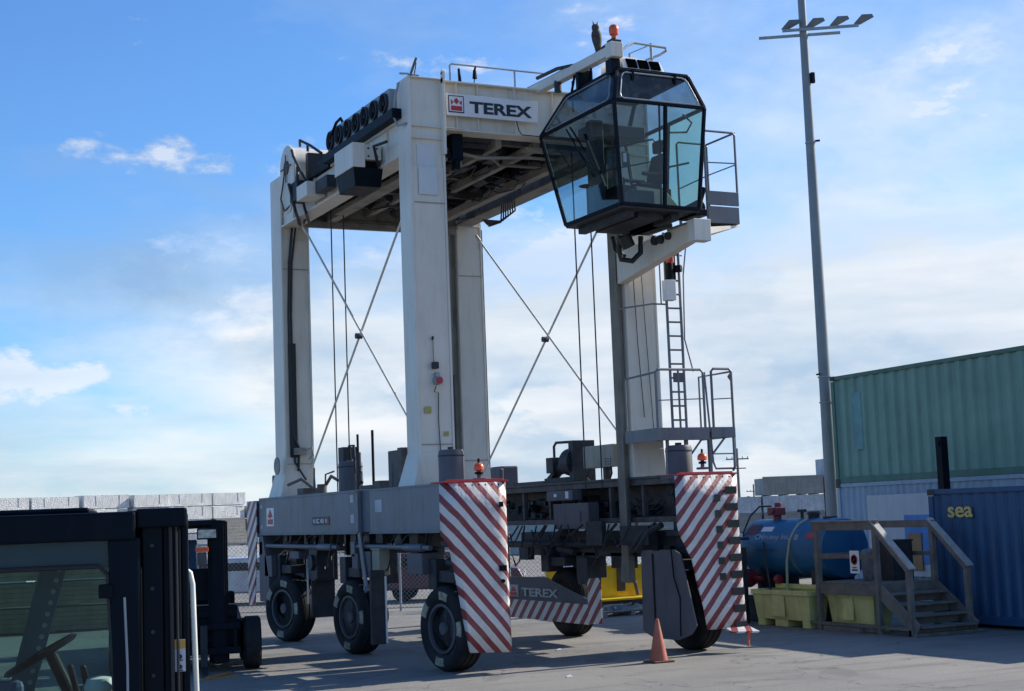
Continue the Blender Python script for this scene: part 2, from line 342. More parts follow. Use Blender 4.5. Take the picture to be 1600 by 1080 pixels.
P(B().tube([(.62, 8.98, 9.3), (.58, 9.0, 9.0), (.50, 9.02, 8.2), (.46, 9.02, 7), (.47, 9.02, 5), (.5, 9.02, 4.4), (.62, 8.98, 4.1), (.6, 9.0, 3.6)], .028).tube([(.7, 8.98, 9.5), (.66, 9.0, 9.0), (.56, 9.02, 8.2), (.52, 9.02, 7), (.53, 9.02, 5), (.53, 9.02, 3.8), (.8, 8.9, 3.3)], .022).box(.43, .6, 9.0, 9.03, 3.9, 6.4), 'cable_run', CABLE, 0, parent=pl_)
PE(B().lathe([(.01, 0), (.19, .0), (.19, .03), (.01, .03)], (.12, 9.05, 3.72), 'x', 20).box(.5, .75, 8.85, 9.03, 3.95, 4.1).tube([(.75, 8.85, 4.05), (.85, 8.8, 4.1), (.88, 8.8, 3.95), (.8, 8.85, 3.85)], .02), 'sheave_guard', CREAM2, .004, parent=pl_)
pr_ = P(post(4.66, 5.33, 1.64, 2.16, 10.3, .02), 'post', CREAM, .006)
P(B().tube([(4.82, 1.56, 6.9), (4.86, 1.57, 5.6), (4.93, 1.57, 4.2)], .008).tube([(5.0, 1.56, 6.95), (5.06, 1.57, 5.5), (5.12, 1.57, 4.0)], .008), 'cable', CABLE, 0, parent=pr_)
pf_ = P(post(4.6, 5.22, 9.08, 9.7, 10.14, .02), 'post', CREAM, .006)
for nm, xa, xb, y0, zb in (('r', 4.50, 4.62, 1.66, 1.15), ('f', 4.42, 4.56, 9.1, 1.3)):
    P(B().box(xa, xa+.035, y0, y0+.26, zb, 9.4).box(xa+.037, xb, y0+.05, y0+.09, zb+.25, 9.4).box(xa+.037, xb, y0+.2, y0+.24, zb+.25, 9.4).hexa([(xa-.03, y0-.02, zb+.02), (xb, y0-.02, zb+.02), (xb, y0+.28, zb+.02), (xa-.03, y0+.28, zb+.02)], [(xa-.002, y0-.002, zb+.5), (xb, y0-.002, zb+.5), (xb, y0+.262, zb+.5), (xa-.002, y0+.262, zb+.5)]), 'guide_rail', mat('rail_steel', (.20, .185, .15), .6, dirt=(.06, .05, .045), damt=.8), 0)
PE(B().box(1.04, 1.14, 1.75, 2.05, 3.4, 5.0).box(5.225, 5.33, 9.2, 9.5, 3.05, 9.2), 'guide_rail', DARK, 0)
for po, xc, y0 in ((pn, .70, 1.59), (pl_, .65, 9.03), (pr_, 5.0, 1.59), (pf_, 4.9, 9.03)):
    x = B()
    for z in (3.75, 8.05): x.box(xc-.29, xc+.29, y0-.006, y0, z, z+.014)
    PE(x, 'weld_seam', CREAM2, 0, parent=po)
PE(B().box(.48, .60, 1.583, 1.589, 4.3, 4.42).box(.84, .92, 1.583, 1.589, 3.9, 3.98), 'small_label', mat('label_yellow', (.45, .38, .12), .6), 0, parent=pn)
# -- top beams
fb = B().box(1.03, 4.66, 1.74, 1.80, 9.45, 10.32)
fb.box(1.03, 4.66, 1.62, 2.02, 10.32, 10.345).box(1.03, 4.66, 1.64, 2.02, 9.43, 9.455)
for x in (1.32, 1.75, 2.5, 3.3, 4.0): fb.box(x, x+.02, 1.66, 1.74, 9.455, 10.32)
fb.box(1.03, 1.45, 1.6, 1.66, 9.455, 9.47)
fbo = P(fb, 'front_beam', CREAM, .003)
sg = P(B().box(1.09, 2.94, 1.585, 1.60, 9.69, 10.09), 'sign_panel', WHITE, .003, parent=fbo)
P(B().box(1.125, 1.435, 1.578, 1.586, 9.745, 10.06), 'emblem_border', INK, 0, parent=fbo)
P(B().box(1.145, 1.415, 1.572, 1.579, 9.765, 10.04), 'emblem_ground', WHITE, 0, parent=fbo)
em = B(); ex, ez, yy = 1.28, 9.78, 1.566
em.ext([(ex-.11, yy, ez), (ex+.11, yy, ez), (ex+.11, yy, ez+.085), (ex-.11, yy, ez+.085)], (0, .008, 0))
em.ext([(ex-.11, yy, ez+.10), (ex-.11, yy, ez+.20), (ex-.055, yy, ez+.15)], (0, .008, 0))
em.ext([(ex+.11, yy, ez+.10), (ex+.055, yy, ez+.15), (ex+.11, yy, ez+.20)], (0, .008, 0))
em.ext([(ex, yy, ez+.115), (ex+.055, yy, ez+.175), (ex, yy, ez+.24), (ex-.055, yy, ez+.175)], (0, .008, 0))
P(em, 'emblem', RED, 0, parent=fbo)
text('TEREX', (1.55, 1.583, 9.765), (1, 0, 0), .215, INK, fbo, width=1.27, off=.035, depth=.004)
P(B().tube([(2.5, 1.6, 9.7), (2.53, 1.58, 9.52), (2.6, 1.6, 9.44), (3.3, 1.6, 9.43)], .01), 'cable', CABLE, 0, parent=fbo)
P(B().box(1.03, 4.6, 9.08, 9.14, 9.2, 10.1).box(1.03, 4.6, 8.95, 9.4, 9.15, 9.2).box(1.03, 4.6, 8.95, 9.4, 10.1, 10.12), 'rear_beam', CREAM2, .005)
g1 = B().box(.40, .46, 2.16, 9.08, 9.02, 9.62).box(.34, .74, 2.16, 9.08, 8.98, 9.02).box(.34, .74, 2.16, 9.08, 9.62, 9.66)
for y in (2.7, 4.2, 5.4, 6.8, 8.2): g1.box(.35, .40, y, y+.02, 9.02, 9.62)
P(g1, 'side_girder', CREAM, .003)
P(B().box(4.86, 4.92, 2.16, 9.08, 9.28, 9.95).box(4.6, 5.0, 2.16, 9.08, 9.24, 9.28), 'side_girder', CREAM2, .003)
# hoist platform between the girders
P(B().box(.74, 4.6, 2.03, 9.07, 9.70, 9.76), 'deck_plate', DARK, 0)
x = B()
for y in (2.3, 3.5, 5.2, 6.9, 8.5): x.box(.75, 4.6, y, y+.16, 9.42, 9.69)
PE(x, 'cross_member', MUD, .004)
x = B()
for xx, w, z in ((1.35, .2, 9.12), (2.3, .12, 9.3), (3.1, .12, 9.3), (3.85, .18, 9.15)): x.box(xx, xx+w, 2.1, 9.0, z, z+.16)
x.box(1.0, 1.3, 3.6, 7.4, 8.98, 9.08).box(.8, 4.5, 8.9, 9.0, 9.0, 9.14)
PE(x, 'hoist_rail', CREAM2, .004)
x = B(); R = random.Random(11)
for i in range(54):
    xx, y = R.uniform(.8, 4.2), R.uniform(2.2, 8.6); w, l, h = R.uniform(.1, .45), R.uniform(.15, .7), R.uniform(.08, .32)
    if i % 4 == 0: x.cyl((xx, y, 9.4), (xx, y+l*1.5, 9.4), .05+R.random()*.09, n=12)
    elif i % 4 == 1: x.cyl((xx, y, 9.35), (xx+l, y, 9.35), .04+R.random()*.08, n=12)
    else: x.box(xx, xx+w, y, y+l, 9.69-h, 9.695)
PE(x, 'hoist_machinery', DARK, .004)
x = B()
for i in range(26):
    xx, y = R.uniform(.9, 4.2), R.uniform(2.1, 7.5); z = R.uniform(9.15, 9.4)
    x.tube([(xx, y, z), (xx+.05, y+.4, z-.1), (xx+R.uniform(-.3, .3), y+.9, z-.08), (xx+R.uniform(-.3, .3), y+1.4, z+.1)], .016, 6)
for i in range(7): x.tube([(4.5, 5.8+i*.1, 9.2), (4.62, 6.0+i*.12, 9.0-.02*i), (4.66, 6.8+i*.1, 8.92), (4.6, 7.6, 9.1)], .018, 6)
for i in range(6): x.tube([(.5+.05*i, 7.0, 9.5), (.55, 7.8+.05*i, 9.1-.03*i), (.62+.02*i, 8.6, 9.0), (.65, 9.0, 9.25)], .022, 6)
P(x, 'hose_bundle', CABLE, 0)
PE(B().tube([(1.0, 2.0, 9.2), (2.0, 2.2, 9.1), (3.0, 2.1, 9.15), (3.6, 2.3, 9.2)], .03).tube([(1.0, 2.6, 9.25), (2.4, 2.5, 9.2), (2.8, 3.0, 9.2), (4.4, 3.1, 9.25)], .03).box(1.5, 1.54, 1.98, 2.02, 8.85, 9.5).box(2.9, 3.8, 2.05, 2.25, 9.28, 9.34), 'pipework', CREAM2, 0)
P(B().box(1.30, 1.52, 1.86, 2.1, 8.95, 9.45).box(1.36, 1.46, 1.88, 2.06, 8.78, 8.98).box(1.1, 1.3, 1.9, 2.0, 9.0, 9.1), 'sheave_block', NAVY, .01)
# cooler row
P(B().box(.18, .95, 1.95, 5.75, 9.66, 9.84).box(.30, .95, 5.75, 7.0, 9.62, 9.86), 'cooler_base', NAVY, .01)
for y in (5.41, 4.90, 4.42, 3.95, 3.48, 3.0, 2.5):
    fr = P(B().box(.26, .52, y-.232, y+.232, 9.85, 10.29), 'cooling_fan', GALV, .006)
    P(B().lathe([(.19, 0), (.19, -.05), (.165, -.055), (.15, -.01), (.15, 0)], (.258, y, 10.06), 'x', 24), 'fan_ring', DARK, 0, parent=fr)
    bl = B()
    for k in range(7):
        a = k*2*math.pi/7; ca, sa = math.cos(a), math.sin(a); cb_, sb = math.cos(a+.5), math.sin(a+.5)
        bl.ext([(.235, y+.03*ca, 10.06+.03*sa), (.235, y+.145*ca, 10.06+.145*sa), (.25, y+.145*cb_, 10.06+.145*sb)], (.005, 0, 0))
    bl.cyl((.225, y, 10.06), (.25, y, 10.06), .045)
    P(bl, 'fan_blades', BLACK, 0, parent=fr)
P(B().cyl((.4, 3.0, 10.27), (.4, 3.0, 10.36), .05, .03).box(.36, .44, 3.9, 3.95, 10.27, 10.38).tube([(.3, 4.8, 10.27), (.28, 4.9, 10.4), (.26, 5.1, 10.36), (.2, 5.3, 10.1)], .03), 'valve', BLACK, 0)
P(B().tube([(.3, 1.9, 10.3), (.25, 1.95, 10.05), (.22, 2.0, 9.7), (.26, 1.9, 9.5), (.34, 1.7, 9.5)], .022).tube([(.45, 1.7, 10.36), (.5, 1.9, 10.48), (.5, 2.3, 10.6)], .02), 'guard_hoop', GALV, 0)
P(B().box(.42, .62, 1.7, 1.74, 10.37, 10.42).bar((.42, 1.65, 10.36), (.36, 1.2, 10.56), .04, .03).bar((.5, 1.65, 10.37), (.4, 1.3, 10.5), .02, .02), 'antenna_bracket', GREY, .004)
# white equipment boxes hung on the girder
bx1 = P(B().box(-.22, .02, 2.95, 3.95, 8.96, 9.42).box(.02, .36, 2.99, 3.95, 9.12, 9.4), 'valve_box', CREAM, .006)
P(B().hexa([(-.15, 3.05, 8.62), (.36, 3.05, 8.62), (.36, 3.9, 8.62), (-.15, 3.9, 8.62)], [(-.2, 2.97, 8.957), (.38, 2.97, 8.957), (.38, 3.95, 8.957), (-.2, 3.95, 8.957)]).box(.03, .355, 3.1, 3.9, 8.96, 9.118), 'valve_block', NAVY, .01, parent=bx1)
P(B().cyl((.1, 2.985, 9.33), (.1, 2.97, 9.33), .018, n=8).cyl((.27, 2.985, 9.33), (.27, 2.97, 9.33), .018, n=8).cyl((.1, 2.985, 9.18), (.1, 2.97, 9.18), .018, n=8).cyl((.27, 2.985, 9.18), (.27, 2.97, 9.18), .018, n=8), 'bolt', DARK, 0, parent=bx1)
P(B().box(-.05, .34, 6.1, 6.75, 9.08, 9.38), 'junction_box', CREAM, .006)
PE(B().box(.1, .3, 5.3, 6.0, 9.1, 9.35).box(.05, .33, 7.0, 7.5, 9.2, 9.6).tube([(.3, 3.0, 9.0), (.1, 2.7, 9.3), (.2, 2.3, 9.3)], .03), 'valve_cluster', DARK, .006)
# cable drum
dr = P(B().cyl((.12, 7.75, 10.02), (1.25, 7.75, 10.02), .44, n=36), 'cable_drum', CREAM, .006, True)
sd_ = [(.08, 7.75+.48*math.cos(a), 10.02+.48*math.sin(a)) for a in [math.pi*k/14 for k in range(15)]]+[(.08, 7.3, 9.5), (.08, 7.6, 9.05), (.08, 7.9, 9.05), (.08, 8.2, 9.5)]
P(B().ext(sd_, (.035, 0, 0)), 'drum_cheek', CREAM, .004, parent=dr)
P(B().lathe([(.15, 0), (.15, -.03), (.04, -.05), (.04, 0)], (.08, 7.75, 10.02), 'x', 20).tube([(.04, 7.75, 10.05), (.04, 7.9, 9.7), (.03, 8.05, 9.4), (.04, 7.85, 9.1), (.1, 7.5, 9.2)], .018).bar((.05, 7.4, 10.02), (.05, 8.1, 10.02), .02, .02).bar((.05, 7.75, 9.7), (.05, 7.75, 10.3), .02, .02, (1, 0, 0)), 'drum_hub', MUD, 0, parent=dr)
P(B().box(.3, .9, 7.0, 7.15, 9.3, 10.2).tube([(.2, 7.2, 10.38), (.1, 6.9, 10.42), (.15, 6.4, 10.2), (.25, 6.0, 9.95)], .03).tube([(.05, 7.3, 10.3), (-.02, 7.0, 10.1), (.1, 6.6, 9.5), (.3, 6.6, 9.2)], .03).tube([(.0, 7.4, 9.6), (.1, 7.3, 9.0), (.5, 8.2, 8.9), (.6, 8.9, 9.2)], .035).tube([(.1, 7.1, 9.9), (.0, 6.8, 9.5), (.3, 7.2, 8.95), (.6, 7.9, 8.9)], .03).cyl((.2, 6.7, 10.15), (.2, 6.7, 10.32), .03), 'cable_loop', CABLE, 0)
# rails on the front beam
P(B().tube([(1.32, 1.9, 10.34), (1.32, 1.9, 10.72), (1.36, 1.9, 10.75), (3.3, 1.9, 10.75)], .018).tube([(2.65, 1.9, 10.34), (2.65, 1.9, 10.74)], .018), 'handrail', GALV, 0)
P(B().cyl((1.5, 1.85, 10.34), (1.48, 1.85, 10.66), .035, .022, 10), 'antenna', BLACK, 0)
P(B().cyl((1.8, 1.85, 10.5), (1.8, 1.85, 10.66), .045, .03, 10).cyl((1.8, 1.85, 10.66), (1.82, 1.85, 10.72), .02).tube([(1.8, 1.85, 10.5), (1.78, 1.85, 10.42), (1.73, 1.85, 10.34)], .01), 'antenna', BLACK, 0)
# hanger arm over the cab
ha = P(B().bar((3.05, 2.3, 10.4), (3.05, -1.02, 10.30), .16, .17).box(2.93, 3.17, -1.2, -1.0, 10.16, 10.42), 'hanger_arm', CREAM, .01)
P(B().cyl((3.06, -1.1, 10.42), (3.06, -1.1, 10.5), .06, .04).box(2.96, 3.16, -1.17, -1.02, 10.425, 10.47), 'beacon_mount', DARK, .004, parent=ha)
P(B().lathe([(.05, .0), (.075, .02), (.085, .1), (.08, .15), (.05, .185), (.01, .19)], (3.06, -1.1, 10.55)).cyl((3.06, -1.1, 10.5), (3.06, -1.1, 10.55), .045), 'beacon', [ORANGE], 0, True, parent=ha)
P(B().tube([(3.08, 2.2, 10.52), (3.1, 1.4, 10.5), (3.1, .6, 10.48), (3.12, -.2, 10.44), (3.1, -.9, 10.5)], .03).tube([(2.97, 1.6, 10.55), (2.96, .8, 10.5), (3.0, .3, 10.42)], .035).bar((3.1, .5, 10.2), (3.2, .7, 9.7), .03, .03).cyl((3.02, .9, 10.1), (3.02, .9, 10.3), .07), 'hose', CABLE, 0, parent=ha)
PE(B().box(2.98, 3.16, -1.1, -.9, 9.9, 10.155).box(3.0, 3.3, .1, .2, 9.95, 10.3).bar((3.1, -.2, 10.25), (3.25, .2, 9.95), .04, .04).bar((3.05, .3, 10.28), (3.15, .7, 9.9), .04, .04), 'cab_mount', NAVY, .006, parent=ha)
# ================================================================== CAB
SH = [(2.94, -1.2, 9.4), (4.76, -1.2, 9.4), (4.76, 1.5, 9.4), (2.94, 1.5, 9.4)]
BT = [(3.02, -1.17, 7.62), (4.56, -1.17, 7.6), (4.56, .82, 7.6), (3.02, .82, 7.62)]
RF = [(3.07, -1.1, 9.95), (4.52, -1.1, 9.95), (4.52, .72, 9.95), (3.07, .72, 9.95)]
fr = B()
for ring in (SH, BT, RF):
    for i in range(4): fr.bar(ring[i], ring[(i+1) % 4], .06, .06)
for i in range(4): fr.bar(BT[i], SH[i], .058, .058, (1, 0, 0)); fr.bar(SH[i], RF[i], .06, .06, (1, 0, 0))
fr.bar((3.86, -1.18, 7.6), (3.96, -1.2, 9.4), .06, .06, (0, 1, 0)); fr.bar((3.80, -1.16, 7.6), (3.84, -1.19, 9.4), .03, .03, (0, 1, 0)); fr.bar((4.62, .0, 7.6), (4.76, .0, 9.4), .07, .07, (0, 1, 0))
cb = P(fr, 'cab', NAVY, .008)
def pane(q, m, name='window', t=.008, k=0.0):
    q = [Vector(v) for v in q]; n = (q[1]-q[0]).cross(q[3]-q[0]).normalized(); ce = sum(q, Vector())/4
    q = [ce+(v-ce)*(1-k) for v in q]
    return P(B().ext(q, n*t), name, m, 0, parent=cb)
pane((BT[0], (3.86, -1.18, 7.6), (3.94, -1.2, 9.4), SH[0]), GLASS)
pane(((3.88, -1.18, 7.6), BT[1], SH[1], (3.97, -1.2, 9.4)), GLASSG)
pane((BT[3], BT[0], SH[0], SH[3]), GLASS)
pane((BT[2], BT[3], SH[3], SH[2]), GLASS)
pane((BT[1], BT[2], SH[2], SH[1]), GLASSG)
for i in range(4): pane((SH[i], SH[(i+1) % 4], RF[(i+1) % 4], RF[i]), GLASSD, 'upper_window')
P(B().hexa([Vector(v)+Vector((0, 0, .03)) for v in RF], [Vector(v)+Vector((0, 0, .06)) for v in RF]), 'roof', NAVY, .006, parent=cb)
P(B().hexa([Vector(v)-Vector((0, 0, .06)) for v in BT], [Vector(v)-Vector((0, 0, .01)) for v in BT]).box(3.2, 3.35, -1.0, .7, 7.44, 7.56).box(4.1, 4.25, -1.0, .7, 7.42, 7.54).box(3.5, 4.0, -.9, .6, 7.46, 7.558), 'floor', DARK, .006, parent=cb)
# rounded gasket frames on front panes
def gasket(q, r=.016, k=.1):
    q = [Vector(v) for v in q]; pts = []
    ce = sum(q, Vector())/4; q = [ce+(v-ce)*(1-k) for v in q]
    for i in range(4):
        a, b_, c_ = q[i-1], q[i], q[(i+1) % 4]
        d1, d2 = (a-b_).normalized()*.08, (c_-b_).normalized()*.08
        pts += [b_+d1, b_+d1*.3+d2*.3, b_+d2]
    return pts+[pts[0]]
gk = B(); o_ = Vector((0, -.03, 0))
gk.tube([v+o_ for v in gasket((SH[0], SH[1], RF[1], RF[0]), k=.12)], .014)
gk.tube([v+Vector((-.03, 0, 0)) for v in gasket((SH[3], SH[0], RF[0], RF[3]), k=.12)], .012)
P(gk, 'gasket', GALV, 0, parent=cb)
P(B().bar((2.93, .35, 9.3), (2.97, -.45, 8.35), .025, .02).bar((2.93, .5, 9.3), (2.97, -.35, 8.25), .02, .02).bar((2.94, -.15, 9.05), (3.0, -.7, 8.0), .05, .02).bar((2.93, .9, 9.1), (2.98, .5, 8.6), .012, .012), 'wiper', BLACK, 0, parent=cb)
st = B().box(3.72, 4.2, -.62, -.12, 8.02, 8.16).hexa([(4.12, -.62, 8.16), (4.28, -.62, 8.16), (4.28, -.12, 8.16), (4.12, -.12, 8.16)], [(4.24, -.55, 8.72), (4.36, -.55, 8.72), (4.36, -.19, 8.72), (4.24, -.19, 8.72)])
st.box(4.24, 4.36, -.5, -.24, 8.76, 8.98).box(3.85, 4.05, -.5, -.25, 7.62, 8.02).box(3.75, 4.2, -.70, -.63, 8.26, 8.33).box(3.75, 4.2, -.11, -.04, 8.26, 8.33)
P(st, 'seat', BLACK, .04, parent=cb)
P(B().box(3.45, 3.7, -.35, .2, 7.62, 8.15).box(4.25, 4.45, -.5, .2, 7.62, 8.1).cyl((3.6, -.3, 8.15), (3.6, -.3, 8.3), .02), 'console', NAVY, .02, parent=cb)
P(B().lathe([(.15, -.01), (.165, 0), (.15, .01), (.135, 0), (.15, -.01)], (3.35, .55, 8.3), 'z', 20).cyl((3.35, .55, 7.65), (3.35, .55, 8.3), .03), 'steering_wheel', BLACK, 0, parent=cb)
P(B().box(3.3, 3.75, -1.05, -.8, 7.64, 7.9).box(3.55, 3.75, .5, .72, 7.64, 9.0).box(3.3, 4.4, .2, .75, 9.15, 9.38).box(3.15, 3.28, -1.08, -1.0, 8.3, 8.55).box(3.1, 3.35, -.1, .1, 7.64, 9.35).hexa([(3.4, -1.0, 7.64), (4.3, -1.0, 7.64), (4.3, -.6, 7.64), (3.4, -.6, 7.64)], [(3.5, -.85, 8.02), (4.1, -.85, 7.98), (4.1, -.6, 7.98), (3.5, -.6, 8.02)]), 'cab_equipment', mat('cab_grey', (.03, .04, .05), .6), .02, parent=cb)
P(B().box(3.12, 3.17, -1.14, -1.12, 8.35, 8.5), 'notice', WHITE, 0, parent=cb)
P(B().tube([(3.6, .7, 7.9), (3.6, .7, 8.95), (3.7, .6, 9.0), (4.3, -.2, 9.05), (4.35, -.3, 8.9), (4.35, -.3, 7.7)], .018).tube([(3.6, .7, 8.6), (4.35, -.3, 8.65)], .014).tube([(4.4, -1.05, 9.3), (4.55, -1.1, 9.15), (4.5, -1.0, 9.0), (4.1, -1.05, 8.95)], .018).tube([(4.0, -1.02, 7.7), (4.0, -1.02, 8.2), (4.1, -1.02, 8.35), (4.5, -1.02, 8.45)], .018), 'grab_rail', DARK, 0, parent=cb)
P(B().cyl((4.62, -1.1, 7.66), (4.62, -.7, 7.66), .13, .1).box(4.5, 4.75, -1.15, -.6, 7.5, 7.62).tube([(4.6, -1.1, 7.6), (4.65, -1.1, 7.8), (4.7, -1.15, 8.0)], .05), 'hinge_block', BLACK, .01, parent=cb)
ac = P(B().hexa([(3.22, -1.08, 10.01), (4.05, -1.08, 10.01), (4.05, -.3, 10.01), (3.22, -.3, 10.01)], [(3.25, -.98, 10.25), (4.02, -.98, 10.22), (4.02, -.3, 10.25), (3.25, -.3, 10.27)]), 'air_conditioner', WHITE, .01, parent=cb)
v_ = B()
for k in range(3): v_.hexa([(3.32+k*.235, -1.10, 10.03), (3.51+k*.235, -1.10, 10.03), (3.51+k*.235, -1.0, 10.03), (3.32+k*.235, -1.0, 10.03)], [(3.32+k*.235, -1.03, 10.2), (3.51+k*.235, -1.03, 10.2), (3.51+k*.235, -.95, 10.19), (3.32+k*.235, -.95, 10.195)])
P(v_, 'vent', mat('vent_black', (.003, .003, .004), .95, var=0, spec=0), 0, parent=cb)
P(B().tube([(3.2, -1.1, 10.3), (3.35, -1.05, 10.42), (3.5, -1.0, 10.5), (4.15, -1.0, 10.48), (4.22, -.9, 10.46), (4.2, -.7, 10.44), (3.95, .2, 10.4)], .022).cyl((3.98, -.8, 9.95), (3.98, -.8, 10.6), .025).cyl((3.72, -.5, 9.95), (3.72, -.5, 10.48), .022).bar((3.98, -.8, 10.58), (3.72, -.5, 10.48), .015, .015).tube([(3.4, -.4, 10.2), (3.6, .1, 10.42), (3.62, .1, 10.2)], .02).tube([(4.3, -1.0, 10.0), (4.45, -.7, 10.12), (4.5, -.7, 10.1), (4.52, -.7, 9.95)], .022).bar((3.98, -.8, 10.12), (3.72, -.3, 10.05), .015, .015), 'roof_rail', GALV, 0, parent=cb)
P(B().box(3.35, 3.39, -1.16, -1.1, 9.8, 9.97).box(4.2, 4.24, -1.16, -1.1, 9.8, 9.97), 'hinge', BLACK, 0, parent=cb)
# bracket and side platform
P(B().hexa([(4.52, -.95, 7.12), (4.72, -.95, 7.12), (4.72, 1.64, 6.72), (4.52, 1.64, 6.72)], [(4.52, -.95, 7.42), (4.72, -.95, 7.42), (4.72, 1.64, 7.32), (4.52, 1.64, 7.32)]).box(4.44, 4.78, -1.18, -.95, 7.06, 7.44), 'cantilever_bracket', CREAM, .01)
PE(B().cyl((4.45, .2, 7.3), (4.52, .2, 7.3), .09).cyl((4.45, 0, 7.28), (4.52, 0, 7.28), .08).cyl((4.45, -.25, 7.3), (4.52, -.25, 7.3), .07).box(4.1, 4.5, -.4, .4, 7.42, 7.5), 'mounting_bush', DARK, .006)
P(B().tube([(3.9, .4, 7.4), (3.88, .45, 7.15), (3.95, .5, 6.98), (4.15, .45, 6.95), (4.3, .4, 7.1), (4.32, .4, 7.4)], .05, 10).tube([(3.85, .6, 7.4), (3.95, .7, 7.2), (4.2, .8, 7.1)], .04).cyl((3.85, .2, 7.35), (3.95, .2, 7.15), .12), 'hose_loop', CABLE, 0, True)
pt = P(B().box(4.85, 5.75, -.6, .35, 7.5, 7.56).box(5.1, 5.78, -.64, -.60, 7.83, 8.08).box(5.1, 5.76, -.66, -.60, 7.5, 7.80).box(5.74, 5.78, -.6, .35, 7.5, 7.8), 'side_platform', GREY, .006)
P(B().hexa([(4.78, -.9, 7.35), (4.82, -.9, 7.2), (4.82, .6, 7.2), (4.78, .6, 7.35)], [(5.78, -.6, 7.49), (5.78, -.6, 7.47), (5.78, .3, 7.47), (5.78, .3, 7.49)]), 'gusset', CREAM, .003, parent=pt)
rr = B()
rr.tube([(5.12, -.6, 7.6), (5.12, -.6, 9.14), (5.16, -.6, 9.18), (5.74, -.6, 9.18), (5.78, -.6, 9.14), (5.78, -.6, 8.05)], .022)
rr.tube([(5.12, .3, 7.6), (5.12, .3, 9.14), (5.16, .3, 9.18), (5.74, .3, 9.18), (5.78, .3, 9.14), (5.78, .3, 7.6)], .02)
rr.tube([(5.12, -.6, 8.6), (5.78, -.6, 8.62)], .012).tube([(5.78, -.6, 9.18), (5.78, .3, 9.18)], .02).tube([(5.78, -.6, 8.6), (5.78, .3, 8.6)], .012).tube([(5.12, .3, 8.3), (5.78, .3, 8.6)], .012)
P(rr, 'railing', GREY, 0, parent=pt)
# ladder and lower platform
ld = B()
for xx in (5.12, 5.42): ld.cyl((xx, .9, 3.9), (xx, .9, 7.6), .026, n=10)
for k in range(14): ld.cyl((5.12, .9, 4.1+k*.26), (5.42, .9, 4.1+k*.26), .018, n=8)
ld.tube([(5.5, .85, 7.9), (5.56, .85, 7.3), (5.48, .85, 6.8), (5.46, .88, 5.6), (5.6, .86, 5.0)], .014).tube([(5.12, .9, 6.25), (4.8, .9, 6.25), (4.36, 1.2, 6.2), (4.4, 1.5, 6.2)], .016).tube([(5.0, .9, 6.25), (5.0, .9, 7.2), (4.9, 1.2, 7.25)], .014).tube([(5.0, .9, 7.2), (5.5, .9, 7.18)], .014)
ldo = P(ld, 'ladder', GREY, 0, True)
P(B().box(5.0, 5.2, .68, .85, 6.3, 6.68), 'switch_box', WHITE, .008, parent=ldo)
P(B().cyl((5.22, .8, 7.28), (5.32, .66, 7.28), .1, .08).cyl((5.12, .75, 6.7), (5.12, .75, 7.0), .07).box(5.1, 5.28, .78, .88, 6.7, 7.3).cyl((5.26, .78, 6.9), (5.34, .68, 6.9), .07), 'work_light', BLACK, .01, parent=ldo)
P(B().cyl((5.16, .78, 7.0), (5.16, .78, 7.18), .08, .07), 'red_lamp', RED, .01, parent=ldo)
lp = P(B().box(4.45, 5.55, .35, .39, 3.7, 3.93).box(4.45, 4.49, .39, 1.5, 3.7, 3.93).box(5.6, 6.12, .35, .39, 3.74, 3.93).box(6.08, 6.12, .39, 1.5, 3.74, 3.93).box(4.49, 6.08, .39, 1.5, 3.84, 3.87).bar((4.7, .45, 3.05), (4.7, .45, 3.75), .05, .05).bar((5.1, .45, 3.05), (5.1, .45, 3.75), .06, .06).bar((5.6, .45, 3.05), (5.6, .45, 3.9), .06, .06).bar((5.1, .5, 3.3), (5.5, .5, 3.75), .03, .03), 'access_platform', GREY, .004)
rl = B()
def loop(x0, x1, y, z0, z1): rl.tube([(x0, y, z0), (x0, y, z1-.05), (x0+.05, y, z1), (x1-.05, y, z1), (x1, y, z1-.05), (x1, y, z0)], .024)
loop(4.47, 5.48, .37, 3.9, 4.98); rl.tube([(4.95, .37, 3.9), (4.95, .37, 4.97)], .02); rl.tube([(4.47, .37, 4.42), (5.48, .37, 4.45)], .01)
loop(5.66, 6.1, .37, 3.9, 5.0); rl.tube([(5.66, .37, 4.44), (6.1, .37, 4.46)], .01); rl.tube([(5.6, .5, 4.95), (5.7, .5, 3.3), (5.75, .5, 3.18), (6.15, .5, 3.18)], .02)
rl.tube([(6.1, .4, 4.9), (6.2, .6, 4.88), (6.26, .6, 4.8), (6.26, .6, 3.25), (6.2, .6, 3.15), (6.1, .4, 3.2), (6.1, .4, 3.9)], .024)
rl.tube([(4.47, 1.45, 3.9), (4.47, 1.45, 4.9)], .02); rl.tube([(6.1, 1.45, 3.9), (6.1, 1.45, 4.95), (6.1, .4, 4.95)], .02); rl.tube([(4.47, .37, 4.93), (4.47, 1.45, 4.9)], .02)
rl.tube([(5.7, .5, 3.45), (6.15, .5, 3.45)], .014).bar((5.62, .45, 3.4), (6.0, .45, 3.8), .03, .03)
P(rl, 'railing', GREY, 0, parent=lp)
PE(B().box(4.86, 5.08, .36, .4, 4.75, 4.92), 'label_plate', GREY2, 0, parent=lp)
